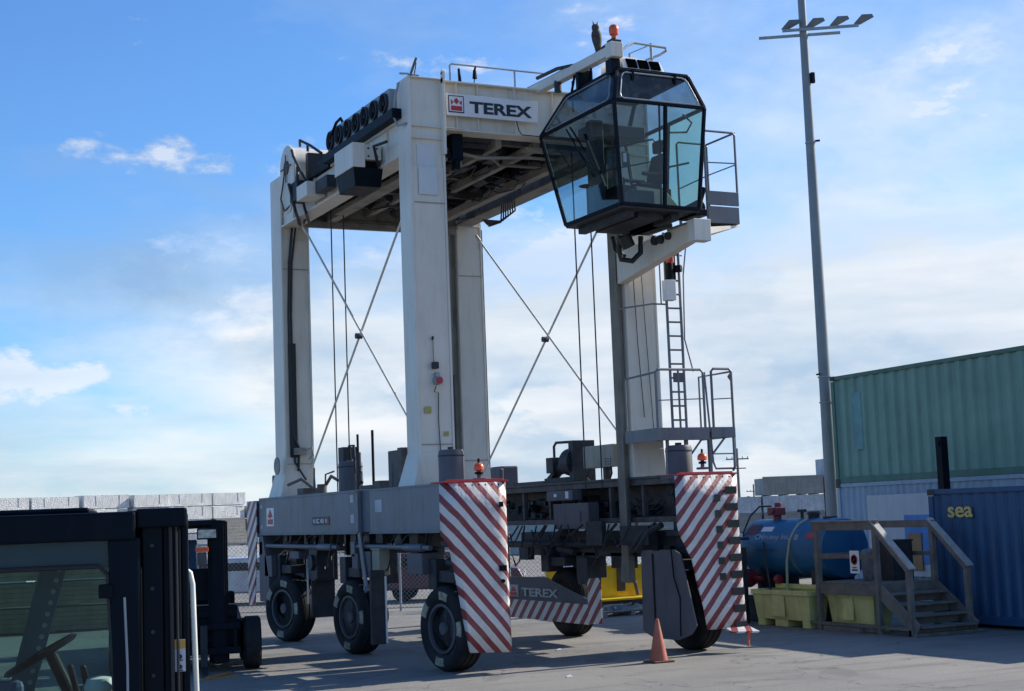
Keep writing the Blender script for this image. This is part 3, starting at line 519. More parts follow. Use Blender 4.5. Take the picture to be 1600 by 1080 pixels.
# braces and ropes
for xx in (.68, 4.85):
    for a_, b2 in (((xx, 8.5, 8.9), (xx, 2.15, 3.75)), ((xx+.03, 2.2, 8.6), (xx+.03, 8.9, 3.25))):
        P(B().cyl(a_, b2, .022, n=8).cyl(a_, Vector(a_)+(Vector(b2)-Vector(a_))*.03, .04, n=8), 'brace_rod', CREAM, 0)
    P(B().cyl((xx-.05, 5.32, 6.12), (xx+.08, 5.32, 6.12), .06, n=10), 'brace_joint', MUD, 0)
for xx, yy in ((.92, 7.4), (1.2, 7.4), (3.85, 2.0), (4.2, 2.0)):
    P(B().cyl((xx, yy, 9.3), (xx, yy, 2.9), .014, n=6), 'hoist_rope', CABLE, 0)
P(B().bar((1.0, 2.2, 3.0), (1.05, 2.0, 9.5), .02, .02, (1, 0, 0)), 'cable', CABLE, 0)
# items on side frame tops
def canister(x, y, z, r, h, name='air_filter', m=GREY2, par=None):
    o = P(B().lathe([(r*.6, 0), (r, .02), (r, h-.05), (r*.9, h), (r*.3, h+.01)], (x, y, z), 'z', 24), name, m, 0, True)
    P(B().cyl((x, y, z+h), (x, y, z+h+.05), r*.25).cyl((x, y, z+h*.8), (x, y, z+h*.84), r*1.03, n=24, caps=False), 'cap', DARK, 0, parent=o); return o
canister(.62, .85, 3.06, .22, .56); canister(.55, 5.6, 3.05, .24, .60); canister(.35, 10.3, 3.06, .2, .55) if False else None
P(B().box(.3, .6, 9.82, 9.98, 3.06, 3.55), 'air_filter', GREY2, .03)
P(B().box(.5, .8, 5.85, 6.15, 3.06, 3.95).tube([(.55, 5.6, 3.7), (.5, 5.5, 3.95), (.5, 5.25, 3.95), (.5, 5.2, 3.4)], .03).tube([(.6, 5.2, 3.1), (.5, 4.9, 3.4), (.4, 4.6, 3.2)], .04).cyl((.5, 5.0, 3.05), (.5, 5.0, 3.8), .05), 'exhaust_unit', DARK, .03)
PE(B().cyl((.5, 5.02, 3.05), (.5, 5.02, 4.15), .025, n=8).cyl((.5, 4.22, 3.05), (.5, 4.22, 4.18), .028, n=8), 'stack_pipe', BLACK, 0)
PE(B().tube([(.3, 8.8, 3.3), (.4, 8.2, 3.4), (.5, 7.6, 3.15), (.5, 7.0, 3.2), (.5, 6.6, 3.4), (.5, 6.2, 3.3)], .035).tube([(.4, 7.4, 3.05), (.4, 7.35, 3.6)], .02).tube([(.5, 7.0, 3.05), (.52, 7.0, 3.45), (.6, 6.7, 3.5)], .02).box(.3, .7, 7.8, 8.2, 3.05, 3.2).box(.35, .6, 4.0, 4.6, 3.05, 3.14).box(.3, .55, 3.4, 3.7, 3.04, 3.2).cyl((.4, 6.9, 3.05), (.4, 6.9, 3.25), .1), 'pipework', MUD, .004)
P(B().box(.36, .42, 2.5, 3.1, 3.05, 3.72).box(.5, .56, 2.45, 3.1, 3.2, 3.68).box(.44, .48, 2.6, 3.0, 3.05, 3.7).box(.3, .6, 2.3, 2.5, 3.2, 3.75).cyl((.4, 2.9, 3.05), (.4, 2.9, 3.5), .06), 'radiator', MUD, .01)
def beacon(x, y, z):
    o = P(B().cyl((x, y, z), (x, y, z+.16), .035).box(x-.08, x+.08, y-.08, y+.08, z, z+.04), 'beacon_base', GREY2, .004)
    P(B().lathe([(.05, 0), (.085, .01), (.085, .06), (.07, .1), (.03, .13), (.01, .13)], (x, y, z+.16), 'z', 20), 'beacon_lens', ORANGE, 0, True, parent=o)
    P(B().cyl((x, y, z+.29), (x, y, z+.36), .02).cyl((x, y, z+.1), (x, y, z+.14), .07), 'beacon_cap', BLACK, 0, parent=o)
beacon(.62, -.25, 3.06); beacon(5.0, -.2, 3.15)
canister(4.93, .45, 3.06, .24, .55); P(B().box(4.7, 5.1, 7.3, 7.9, 3.05, 3.55).box(4.6, 4.7, 7.2, 7.4, 3.05, 3.5), 'air_filter', GREY2, .03)
P(B().box(4.7, 5.2, 4.0, 4.12, 3.1, 3.92).box(4.7, 4.76, 4.1, 4.2, 3.1, 3.9).cyl((4.9, 4.12, 3.5), (4.9, 4.5, 3.5), .3, .28, 20).cyl((4.9, 4.5, 3.45), (4.9, 4.9, 3.4), .14).tube([(4.8, 4.2, 3.9), (4.8, 4.9, 3.92), (4.8, 5.0, 3.85), (4.8, 5.0, 3.4)], .03).bar((4.9, 5.6, 3.05), (4.9, 4.7, 3.5), .2, .1).box(4.7, 5.1, 4.9, 5.2, 3.3, 3.62).box(4.75, 5.0, 4.2, 5.4, 3.05, 3.2), 'fan_radiator', DARK, .015)
eb = P(B().box(4.7, 5.0, 2.4, 3.6, 3.33, 3.76), 'electrical_box', mat('beige_box', (.30, .28, .23), .55, dirt=(.15, .12, .09)), .015)
P(B().box(4.8, 4.9, 2.9, 3.0, 3.05, 3.33).tube([(4.75, 3.4, 3.33), (4.7, 3.5, 3.15), (4.75, 3.4, 3.05)], .02).tube([(4.75, 2.6, 3.33), (4.7, 2.5, 3.2), (4.75, 2.7, 3.05)], .025), 'stand', DARK, 0, parent=eb)
x = B()
for i in range(3):
    for j in range(3): x.cyl((4.695, 2.52+i*.09, 3.38+j*.05), (4.705, 2.52+i*.09, 3.38+j*.05), .018, n=8)
PE(x, 'cable_gland', DARK, 0, parent=eb)
P(B().box(4.6, 5.3, .5, 9.8, 3.051, 3.09).box(4.8, 5.0, 5.6, 7.0, 3.09, 3.16), 'service_walkway', MUD, 0)
# -- wheels
def wheel(x, y, rz, side):
    r = .69; w = .46
    pr = [(.40, -w/2+.06), (.44, -w/2+.015), (.55, -w/2-.012), (.63, -w/2+.01), (.67, -w/2+.05), (r, -w/2+.09)]
    for a in (-.11, .0, .11): pr += [(r, a-.012), (r-.035, a-.01), (r-.035, a+.01), (r, a+.012)]
    pr += [(r, w/2-.09), (.67, w/2-.05), (.63, w/2-.01), (.55, w/2+.012), (.44, w/2-.015), (.40, w/2-.06)]
    wb = B().lathe([(q[0], q[1]) for q in pr], (0, 0, 0), 'x', 48)
    o = wb.build('wheel', RUBBER, C, 0, True); o.location = Vector((x, y, r))-wl(C); o.rotation_euler = (0, 0, rz)
    def sub(bd, nm, mm, sm=False):
        q = bd.build(nm, mm, None, 0, sm); q.parent = o; q.location = (0, 0, 0); return q
    s = -1 if side < 0 else 1
    sub(B().lathe([(.405, s*.17), (.405, s*.215), (.36, s*.22), (.34, s*.13), (.24, s*.10), (.22, s*.15), (.12, s*.16), (.10, s*.2), (.01, s*.2)], (0, 0, 0), 'x', 36), 'rim', RIM, True)
    hb = B()
    for k in range(10): a = k*math.pi/5; hb.cyl((s*.10, .28*math.cos(a), .28*math.sin(a)), (s*.14, .28*math.cos(a), .28*math.sin(a)), .02, n=6)
    sub(hb, 'wheel_nut', DARK)
    for k, a0 in enumerate((.35, 1.55, 2.9, 4.6)):
        tm = B()
        for j in range(5):
            a = a0+j*.085; b_ = a+.085
            hs = s*(w/2+.0165)
            tm.ext([(hs-s*.004, .47*math.cos(a), .47*math.sin(a)), (hs, .60*math.cos(a), .60*math.sin(a)), (hs, .60*math.cos(b_), .60*math.sin(b_)), (hs-s*.004, .47*math.cos(b_), .47*math.sin(b_))], (-s*.02, 0, 0))
        sub(tm, 'tyre_marking', TAN)
    return o
wheel(.24, .16, .17, -1); wheel(.24, 4.5, .13, -1); wheel(.24, 8.62, .28, -1)
wheel(4.95, .25, .05, 1); wheel(4.95, 4.75, .02, 1); wheel(4.95, 8.62, 0, 1)
# -- axle carriers / steering
for x0 in (.35, 4.7):
    for y in (.16, 4.5, 8.62):
        f = B().box(x0-.2, x0+.35, y-.32, y+.32, 1.42, 1.60).cyl((x0+.1, y, 1.6), (x0+.1, y, 2.26), .2, n=20).cyl((x0+.1, y, 2.0), (x0+.1, y, 2.1), .34, n=20)
        f.box(x0+.27, x0+.38, y-.22, y+.22, .5, 1.45).cyl((x0+.2, y, .69), (x0+.42, y, .69), .2)
        f.box(x0-.25, x0+.1, y+.3, y+.62, 1.3, 1.8).cyl((x0-.1, y-.6, 1.7), (x0-.1, y+.1, 1.75), .07)
        f.box(x0+.1, x0+.45, y-.65, y-.35, 1.3, 2.0)
        P(f, 'axle_carrier', DARK, .015)
for y0, y1 in ((.5, 4.1), (5.0, 9.9)):
    P(B().cyl((.04, y0, 1.99), (.04, y1, 2.01), .045, n=12).cyl((.04, y0+.3, 1.99), (.04, y0+1.1, 1.992), .07, n=12).box(-.02, .14, y1-.15, y1+.05, 1.82, 2.1), 'steering_rod', mat('rod_grey', (.10, .115, .14), .45), .004, True)
P(B().cyl((.4, 1.0, 1.95), (.4, 9.5, 1.95), .05, n=10).cyl((4.6, 2.1, 1.85), (4.6, 9.4, 1.85), .07, n=10).box(4.66, 5.0, .6, 6.4, 1.62, 2.1).box(4.66, 4.9, 2.0, 2.6, 1.4, 1.7).box(4.66, 4.9, 3.2, 4.0, 1.2, 1.7), 'steering_linkage', DARK, .01, True)
P(B().bar((-.03, 3.65, 2.25), (-.06, 3.25, 1.2), .03, .14, (0, 1, 0)).cyl((-.09, 3.3, 1.26), (.0, 3.3, 1.26), .05), 'strut', GREY, .004)
P(B().box(-.02, .18, 2.7, 3.05, 1.5, 1.97).box(-.04, .2, 2.66, 3.08, 1.95, 1.98), 'bracket_box', mat('beige_bracket', (.26, .24, .19), .6), .006)
PE(B().box(-.02, .3, 3.15, 3.6, 1.45, 1.92).box(-.02, .3, 3.8, 4.1, 1.6, 1.88).box(-.02, .4, .75, 1.4, 1.55, 1.9).box(.0, .3, 7.3, 7.9, 1.75, 1.9).box(-.02, .1, 9.1, 9.6, 1.35, 1.8), 'equipment_cover', GREY2, .01)
P(B().box(-.22, .05, 2.62, 2.70, .3, 1.6), 'wheel_plate', DARK, .003)
P(B().box(.035, .06, 2.58, 2.615, .32, 1.48), 'pale_edge_strip', WHITE, 0)
P(B().box(.2, .7, 7.1, 7.14, .55, 1.7).box(.2, .7, 6.9, 7.1, 1.3, 1.9), 'wheel_plate', DARK, .003)
P(B().box(.0, .03, 6.78, 6.80, .85, 1.75), 'pale_edge_strip', WHITE, 0)
P(B().lathe([(.16, 0), (.16, .12), (.05, .14)], (-.02, 6.55, 1.68), 'x', 20).box(.05, .4, 6.3, 6.8, 1.35, 2.0), 'drive_motor', DARK, .01)
R = random.Random(5); x = B()
for i in range(34):
    y = R.uniform(.8, 9.3); z = R.uniform(1.6, 2.2); xx = R.uniform(.05, .6)
    x.tube([(xx, y, 2.24), (xx-.05, y+.2, z), (xx, y+.5, z-.1), (xx+.1, y+.8, z+.1)], .016, 6)
for i in range(16):
    y = R.uniform(1, 8.6); x.box(.2, .7, y, y+R.uniform(.1, .4), R.uniform(1.8, 2.1), 2.25)
P(x, 'undercarriage_hoses', CABLE, 0)
x = B()
for i in range(26):
    y = R.uniform(.8, 9.3); z = R.uniform(1.5, 2.2); xx = R.uniform(4.2, 4.6)
    x.tube([(xx, y, 2.24), (xx-.05, y+.2, z), (xx, y+.5, z-.1), (xx+.1, y+.8, z+.1)], .018, 6)
x.box(4.3, 4.5, .6, 1.6, 1.85, 2.2).tube([(4.4, .3, 2.2), (4.35, .6, 2.1), (4.3, 1.0, 1.75)], .06).tube([(4.4, .5, 2.2), (4.35, .8, 2.1), (4.3, 1.2, 1.75)], .06)
x.box(4.2, 4.3, 2.1, 2.7, 1.85, 2.3).box(4.2, 4.35, 5.2, 5.6, 1.55, 1.8)
P(x, 'undercarriage_hoses', DARK, 0)
# -- striped mudguards
SL = stripes('stripes_down_right', 1.12, .295, .05); SR = stripes('stripes_up_right', -1.12, .30, .1); SI = stripes('stripes_side', .9, .34, .05, horiz='Y')
def guard(x0, sgn, y, mm, ribs):
    # x0: outer (frame side) edge, runs sgn towards +x
    B0 = B(); T = .02
    top = 3.02 if sgn > 0 else 3.04
    # facets in (x, y) as seen from above : outer bend, flat panel, rounded inner edge
    if sgn > 0: path = [(-.26, y+.10), (.02, y), (.72, y), (.84, y+.03), (.92, y+.11), (.94, y+.24)]
    else: path = [(4.10, y+.03), (4.3, y), (5.24, y), (5.34, y+.015), (5.38, y+.06), (5.39, y+.15)]
    if sgn > 0: lo = [.38, .35, .32, .31, .3, .3]; 
    else: lo = [.42, .41, .40, .40, .42, .44]
    n = len(path)
    # taper: lower left cut back for near guard
    def X(i, z):
        x_ = path[i][0]; f = max(0, min(1, (2.2-z)/1.9))
        if sgn > 0: cut = (.34 if i == 0 else .12 if i == 1 else 0)*f + (.10 if i == 0 and z < 2.2 else 0)
        else: cut = (.42 if i == 0 else .30 if i == 1 else .06)*f + (.12 if i == 0 and z < 2.05 else 0)
        return x_+cut
    zs = [top, 2.6, 2.2, 2.05, 1.6, 1.2, .8, None]
    vs = []; fs = []
    R_ = random.Random(2 if sgn > 0 else 9)
    for i in range(n):
        for z in zs:
            z_ = lo[i] if z is None else z; vs.append((X(i, z_), path[i][1]+(R_.uniform(-.012, .012) if z not in (top, 2.2) else 0), z_))
    m_ = len(zs)
    for i in range(n-1):
        for k in range(m_-1): fs.append((i*m_+k, (i+1)*m_+k, (i+1)*m_+k+1, i*m_+k+1))
    o = P(B().add(vs, fs), 'mudguard', mm, 0, True)
    md = o.modifiers.new('solid', 'SOLIDIFY'); md.thickness = .014
    xa, xb = path[0][0], path[-1][0]
    P(B().box(xa+.02, xb-.02, y+.0, y+.5, top+.004, top+.03).bar((xa+.1, y+.05, top+.04), (xb-.1, y+.05, top+.04), .05, .03), 'mudguard_top', RED, .004, parent=o)
    bt = B()
    for k in range(7): bt.cyl((xa+.3+k*(xb-xa-.5)/6, y-.008, top-.04), (xa+.3+k*(xb-xa-.5)/6, y+.02, top-.04), .014, n=8)
    PE(bt, 'bolt', DARK, 0, parent=o)
    return o
ng = guard(0, 1, -.72, SL, 0)
P(B().box(.74, .80, -.755, -.70, 2.62, 2.70).box(.70, .82, -.76, -.70, 1.60, 1.69).cyl((.76, -.75, 1.44), (.76, -.70, 1.44), .03), 'dent_hole', BLACK, .004, parent=ng)
fg = guard(0, -1, -.72, SR, 0)
P(B().box(4.12, 4.2, -.68, -.2, 3.0, 3.04), 'mudguard_side', GREY2, 0, parent=fg)
# torn ladder-like edge of the right guard
q = B(); q2 = B()
for k in range(9):
    z = 2.83-k*.29; X0 = 5.07+k*.010
    q.box(X0, X0+.24, -.752-.0*k, -.742, z-.13, z)
for k in range(6): z = 2.7-k*.27; q2.box(4.85+k*.008, 4.97+k*.008, -.748, -.735, z-.12, z)
PE(q, 'step_opening', mat('opening_shade', (.055, .05, .04), .8, var=.5, scale=1.2), 0, parent=fg); PE(q2, 'step_opening', mat('opening_shade', (.1, .09, .075)), 0, parent=fg)  # dark plates on the guard stand in for the shade inside its gaps
P(B().hexa([(4.95, -.74, .42), (5.4, -.72, .44), (5.4, -.4, .45), (4.95, -.5, .45)], [(5.0, -.85, .36), (5.5, -.95, .34), (5.5, -.93, .31), (5.0, -.83, .33)]), 'bent_flap', SR, 0, parent=fg)
P(B().tube([(5.32, -.9, .36), (5.3, -.88, .2), (5.28, -.9, .1)], .025), 'red_ribbon', ORANGE, 0, parent=fg)
# far left guard at the rear of side one
rg = P(B().ext([(-.06, 10.02, 3.0), (-.06, 10.75, 3.0), (-.06, 10.7, .7), (-.06, 10.25, .7), (-.06, 10.02, 2.2)], (.02, 0, 0)), 'mudguard', SI, 0)
P(B().ext([(-.02, 9.98, 2.22), (-.02, 9.98, .8), (-.02, 9.3, .8), (-.02, 9.3, 1.3), (-.02, 9.7, 2.22)], (.9, 0, 0)).box(.0, .95, 10.02, 10.7, 2.2, 3.0), 'mudguard_side', GREY2, 0, parent=rg)
# inner wheel guard, front right
pts = [(4.33, .93, 1.76), (4.33, -.15, 1.78), (4.33, -.38, 1.7), (4.33, -.78, .5), (4.33, -.6, .34), (4.33, -.2, .22), (4.33, .62, .22), (4.33, .98, .32)]
ig = P(B().ext(pts, (.03, 0, 0)), 'wheel_guard', GREY2, .006)
P(B().tube([(4.322, -.1, 1.78), (4.322, -.15, 1.3), (4.322, -.32, .95), (4.322, -.28, .3)], .012).box(4.325, 4.33, .5, .56, .3, 1.7).box(4.3, 4.4, .3, .5, 1.76, 1.86).box(4.3, 4.4, -.1, .1, 1.78, 1.84), 'seam', BLACK, 0, parent=ig)
# low lettered guard
lg = P(B().ext([(4.33, 2.9, .56), (4.33, 7.2, .52), (4.33, 7.2, 1.18), (4.33, 4.7, 1.2), (4.33, 2.9, .80)], (.025, 0, 0)), 'wheel_guard', GREY2, .004)
P(B().box(4.30, 4.33, 2.9, 7.2, .34, .72), 'striped_strip', SI, .004, parent=lg)
P(B().ext([(4.29, 2.92, .36), (4.27, 2.38, .38), (4.27, 2.38, 1.14), (4.27, 2.46, 1.24), (4.27, 2.8, 1.22), (4.29, 2.92, 1.12)], (.03, 0, 0)), 'striped_end', SI, .01, parent=lg)
text('TEREX', (4.315, 5.78, .80), (0, -1, 0), .17, mat('faded_white', (.42, .44, .44), .6), lg, width=1.62, off=.03, depth=.004)
P(B().box(4.31, 4.33, 5.95, 6.35, .78, 1.02), 'emblem_ground', mat('faded_white', (.42, .44, .44)), 0, parent=lg)
d = B(); d.box(4.302, 4.31, 6.0, 6.3, .80, .87).ext([(4.302, 6.28, .89), (4.302, 6.15, .99), (4.302, 6.02, .89)], (.008, 0, 0)); P(d, 'emblem', RED, 0, parent=lg)
P(B().box(4.3, 4.6, 2.9, 3.3, 1.1, 1.6).tube([(4.4, 3.2, 1.7), (4.35, 3.0, 1.2), (4.4, 2.7, .9)], .03), 'undercarriage_bracket', DARK, .004)
# ================================================================== owl decoy on the arm
ow = B().lathe([(.02, 0), (.05, .01), (.06, .08), (.085, .2), (.09, .3), (.075, .36), (.06, .38), (.068, .42), (.06, .47), (.03, .49), (.01, .49)], (0, 0, 0), 'z', 16)
OW = ow.build('owl_decoy', mat('owl_brown', (.05, .05, .05), .8, var=.5, scale=18), None, 0, True); OW.location = (3.02, -.62, 10.40); OW.rotation_euler = (0, -.12, .3)
tag(OW, 'dark plastic owl decoy with ear tufts perched on the cream arm above the cab', 'owl decoy')
for nm, bd in (('ear_tuft', B().cyl((-.04, -.01, .46), (-.06, -.01, .54), .02, .003, 8)), ('ear_tuft', B().cyl((.04, -.01, .46), (.055, -.01, .54), .02, .003, 8)), ('beak', B().cyl((0, -.06, .44), (0, -.085, .41), .012, .002, 6))):
    o = bd.build(nm, MATS['owl_brown']); o.parent = OW
# ================================================================== cone
cn = thing('traffic_cone', 'faded orange traffic cone on the asphalt in front of the right wheel guard', 'traffic cone', (3.30, -1.20, 0))
P(B().box(3.11, 3.49, -1.39, -1.01, 0, .035), 'base', mat('cone_base', (.16, .055, .035), .7), .012, parent=cn)
P(B().lathe([(.15, .035), (.145, .06), (.03, .68), (.022, .70), (.01, .70)], (3.30, -1.2, 0), 'z', 28), 'body', CONE, 0, True, parent=cn)
# ================================================================== light pole
lx, ly = 16.35, 10.75
lpole = thing('light_pole', 'tall grey steel floodlight mast beside the green container', 'light pole', (lx, ly, 0))
GP = mat('pole_grey', (.22, .245, .255), .5, .2, var=.1, dirt=(.13, .14, .14), damt=.5)
P(B().cyl((lx, ly, 0), (lx, ly, 19), .185, .10, 24), 'mast', GP, 0, True, parent=lpole)
P(B().bar((lx-1.05, ly+.68, 15.62), (lx+.85, ly-.55, 15.62), .07, .07).bar((lx-.62, ly+.4-.25, 15.72), (lx+1.15, ly-.75-.25, 15.72), .07, .07), 'crossarm', GALV, 0, parent=lpole)
for k in range(4):
    u = -.72+k*.56; bxx, byy = lx+u*1.0+.2, ly-u*.66-.25
    o = P(B().hexa([(bxx-.05, byy, 15.76), (bxx+.08, byy-.08, 15.76), (bxx+.08, byy-.02, 15.82), (bxx-.05, byy+.05, 15.82)], [(bxx+.10, byy-.24, 15.92), (bxx+.34, byy-.38, 15.92), (bxx+.38, byy-.26, 16.06), (bxx+.12, byy-.12, 16.06)]), 'floodlight', mat('lamp_body', (.20, .19, .17), .6), .01, parent=lpole)
P(B().cyl((lx, ly, 12.5), (lx, ly, 12.53), .145, n=20).cyl((lx, ly, 5.9), (lx, ly, 5.93), .19, n=20).cyl((lx, ly, 5.2), (lx, ly, 5.23), .19, n=20), 'strap', GALV, 0, parent=lpole)
P(B().bar((lx-.18, ly, 6.0), (lx-.33, ly-.1, 5.97), .05, .04).bar((lx+.18, ly, 5.85), (lx+.35, ly-.1, 5.83), .05, .04).bar((lx+.1, ly-.1, 12.55), (lx+.22, ly-.15, 12.56), .05, .05).box(lx+.05, lx+.15, ly-.2, ly-.1, 14.2, 14.5), 'camera', BLACK, 0, parent=lpole)
# ================================================================== containers
def container(name, label, p, dirv, L, Wd, z0, H, m, nrib, amp=.035, trim=None, corr_w=.28):
    d_ = Vector((*dirv, 0)).normalized(); n_ = Vector((-d_.y, d_.x, 0))*-1   # d_ along, n_ into body
    ca = Vector((p[0], p[1], z0)); ang = 0
    if n_.x < 0: n_ = -n_
    T = thing(name, label, 'shipping container', ca)
    def pt(u, w, z): return ca+d_*u+n_*w+Vector((0, 0, z))
    # corrugated long walls
    def corr(u0, u1, w, along, name_):
        vs = []; fs = []; pos = [u0]; st = corr_w
        prof = []
        u = u0
        while u < u1-.01:
            for du, a in ((0, 0), (.07, amp), (st*.5, amp), (st*.5+.07, 0)):
                if u+du < u1: prof.append((u+du, a))
            u += st
        prof.append((u1, 0))
        for (u, a) in prof:
            for z in (.16, H-.10):
                vs.append(pt(u, w+a, z) if along else pt(w+a, u, z))
        for i in range(len(prof)-1): fs.append((2*i, 2*i+2, 2*i+3, 2*i+1))
        P(B().add(vs, fs), name_, m, 0, parent=T)
    corr(.12, L-.12, .03, True, 'side_wall'); corr(.12, L-.12, Wd-.03-amp, True, 'side_wall')
    corr(.12, Wd-.12, .03, False, 'end_wall'); corr(.12, Wd-.12, L-.03-amp, False, 'end_wall')
    f_ = B()
    for z, h in ((.0, .16), (H-.10, .10)):
        for w in (0, Wd): f_.bar(pt(.09, w+(.04 if w == 0 else -.04), z+h/2), pt(L-.09, w+(.04 if w == 0 else -.04), z+h/2), .08, h)
        for u in (.04, L-.04): f_.bar(pt(u, .09, z+h/2), pt(u, Wd-.09, z+h/2), .08, h)
    for u in (.06, L-.06):
        for w in (.06, Wd-.06): f_.bar(pt(u, w, .13), pt(u, w, H-.13), .13, .13, d_)
    P(f_, 'frame', trim or m, .006, parent=T)
    c_ = B()
    for u in (.08, L-.08):
        for w in (.07, Wd-.07):
            for z in (.064, H-.054): c_.bar(pt(u-.095, w, z), pt(u+.095, w, z), .17, .122)
    P(c_, 'corner_casting', mat('casting', (.05, .05, .05), .7), .006, parent=T)
    P(B().hexa([pt(.05, .05, H-.04), pt(L-.05, .05, H-.04), pt(L-.05, Wd-.05, H-.04), pt(.05, Wd-.05, H-.04)], [pt(.05, .05, H-.015), pt(L-.05, .05, H-.015), pt(L-.05, Wd-.05, H-.015), pt(.05, Wd-.05, H-.015)]), 'roof', m, 0, parent=T)
    return T, pt
GREEN = mat('container_green', (.165, .30, .245), .55, var=.12, scale=1.5, dirt=(.12, .22, .19), damt=.6, dscale=1.0)
LBLUE = mat('container_light_blue', (.29, .38, .47), .55, var=.1, scale=1.5, dirt=(.13, .2, .3), damt=.5)
DBLUE = mat('container_dark_blue', (.018, .075, .17), .5, var=.12, scale=1.5, dirt=(.03, .06, .1), damt=.5)
SD = (-.30, -5.70)
c0 = Vector((15.73, 9.72))
lb, lpt = container('shipping_container', 'light blue shipping container under the green one, a white board fixed to its side', (c0.x, c0.y), SD, 12.19, 2.44, 0, 2.96, LBLUE, 0, corr_w=.26)
gc, gpt = container('shipping_container', 'faded green shipping container stacked on top of the light blue one', (c0.x, c0.y), SD, 12.19, 2.44, 2.965, 2.84, GREEN, 0, amp=.06, corr_w=.42, trim=mat('green_trim', (.07, .17, .13), .6, dirt=(.1, .07, .05), damt=.7))
P(B().hexa([gpt(.84, .02, .85), gpt(1.26, .02, .85), gpt(1.26, .07, .85), gpt(.84, .07, .85)], [gpt(.84, .02, 2.35), gpt(1.26, .02, 2.35), gpt(1.26, .07, 2.35), gpt(.84, .07, 2.35)]), 'paint_patch', mat('blue_patch', (.11, .255, .26), .55, var=.3, dirt=(.12, .26, .21), damt=.8), 0, parent=gc)
wbd = P(B().hexa([lpt(1.35, -.06, .6), lpt(4.6, -.06, .6), lpt(4.6, -.03, .6), lpt(1.35, -.03, .6)], [lpt(1.35, -.06, 2.62), lpt(4.6, -.06, 2.62), lpt(4.6, -.03, 2.62), lpt(1.35, -.03, 2.62)]), 'board', mat('white_board', (.50, .52, .54), .6, var=.06, dirt=(.38, .38, .36), damt=.5), 0, parent=lb)
def bp_(u0, u1, w0, w1, z0, z1): return B().hexa([lpt(u0, w0, z0), lpt(u1, w0, z0), lpt(u1, w1, z0), lpt(u0, w1, z0)], [lpt(u0, w0, z1), lpt(u1, w0, z1), lpt(u1, w1, z1), lpt(u0, w1, z1)])
P(bp_(2.85, 3.85, -.08, -.062, .9, 2.1), 'blue_panel', mat('blue_panel', (.05, .19, .48), .5), 0, parent=wbd)
P(bp_(3.0, 3.5, -.11, -.082, .75, 1.65), 'brown_panel', mat('brown_panel', (.32, .18, .08), .7), 0, parent=wbd)
sc_, spt = container('shipping_container', 'dark blue shipping container with yellow lettering beside the wooden steps', (11.0, .85), (0, -1), 6.06, 2.44, 0.07, 2.59, DBLUE, 0, corr_w=.3)
text('sea', (10.985, .30, 2.10), (0, -1, 0), .21, mat('yellow_letter', (.60, .47, .16), .6), sc_, width=.68, off=.022, depth=.004)
# steel post against the stack
o = B().box(-.1, .1, -.1, .1, 0, 3.9).box(-.13, .0, -.05, .05, 3.68, 3.8).box(-.16, .16, -.16, .16, 0, .03).build('steel_post', BLACK, None, .008)
pp = gpt(5.35, -.8, 0); o.location = (pp.x, pp.y, 0); tag(o, 'black square steel post standing in front of the green container side', 'post')
# ================================================================== tank
TK = thing('fuel_tank', 'blue horizontal fuel tank with white lettering behind the yellow bins', 'fuel tank', (9.95, 3.7, 0))
tx, tz, tr = 9.95, 1.55, .62
P(B().lathe([(.05, 2.20), (.45, 2.205), (tr-.03, 2.22), (tr, 2.26), (tr, 5.0), (.58, 5.05), (.4, 5.09), (.05, 5.1)], (tx, 0, tz), 'y', 48), 'shell', TANKB, 0, True, parent=TK)
P(B().lathe([(tr+.004, 3.2), (tr+.012, 3.2), (tr+.012, 3.3), (tr+.004, 3.3)], (tx, 0, tz), 'y', 48), 'band', mat('pale_band', (.12, .2, .28), .5), 0, parent=TK)
P(B().box(tx-.5, tx+.5, 2.6, 2.75, .55, 1.15).box(tx-.5, tx+.5, 4.5, 4.65, .55, 1.15).box(tx-.65, tx+.65, 2.3, 4.95, .45, .56).box(tx-.6, tx-.45, 2.3, 4.95, 0, .45).box(tx+.45, tx+.6, 2.3, 4.95, 0, .45), 'saddle', DARK, .006, parent=TK)
def curved(body, y, z0, h, w, m, nm):
    o = text(body, (tx-tr, y, z0), (0, -1, 0), h, m, TK, nm, width=w, off=.01, depth=.001)
    for v in o.data.vertices:
        a = (v.co.z-tz)/tr; v.co.x = tx-(tr+.006)*math.cos(a); v.co.z = tz+(tr+.006)*math.sin(a)
curved('Chinuany Inc.', 4.55, 1.72, .15, 1.25, mat('tank_letter', (.62, .72, .78), .6), 'lettering')
curved('contact', 4.45, 1.50, .06, .8, mat('tank_letter2', (.05, .18, .34), .6), 'small_lettering')
for (y0, y1, a0, a1, mm, nm) in ((4.0, 4.4, .62, .82, WHITE, 'label'), (2.5, 2.75, .35, .55, RED, 'red_diamond'), (4.5, 4.9, .5, .95, mat('red_label', (.12, .04, .05), .6), 'faded_label'), (3.0, 3.15, .3, .5, mat('grey_label', (.2, .25, .28), .6), 'label')):
    vs = []
    for k in range(5):
        a = a0+(a1-a0)*k/4
        for y in (y1, y0):
            for rr_ in (tr+.004, tr+.01): vs.append((tx-rr_*math.cos(a), y, tz+rr_*math.sin(a)))
    P(B().add(vs, [(4*k+1, 4*k+3, 4*k+7, 4*k+5) for k in range(4)]), nm, mm, 0, parent=TK)
P(B().box(9.72, 10.02, 2.185, 2.198, 2.0, 2.08), 'label', mat('orange_label', (.35, .2, .15), .6), 0, parent=TK)
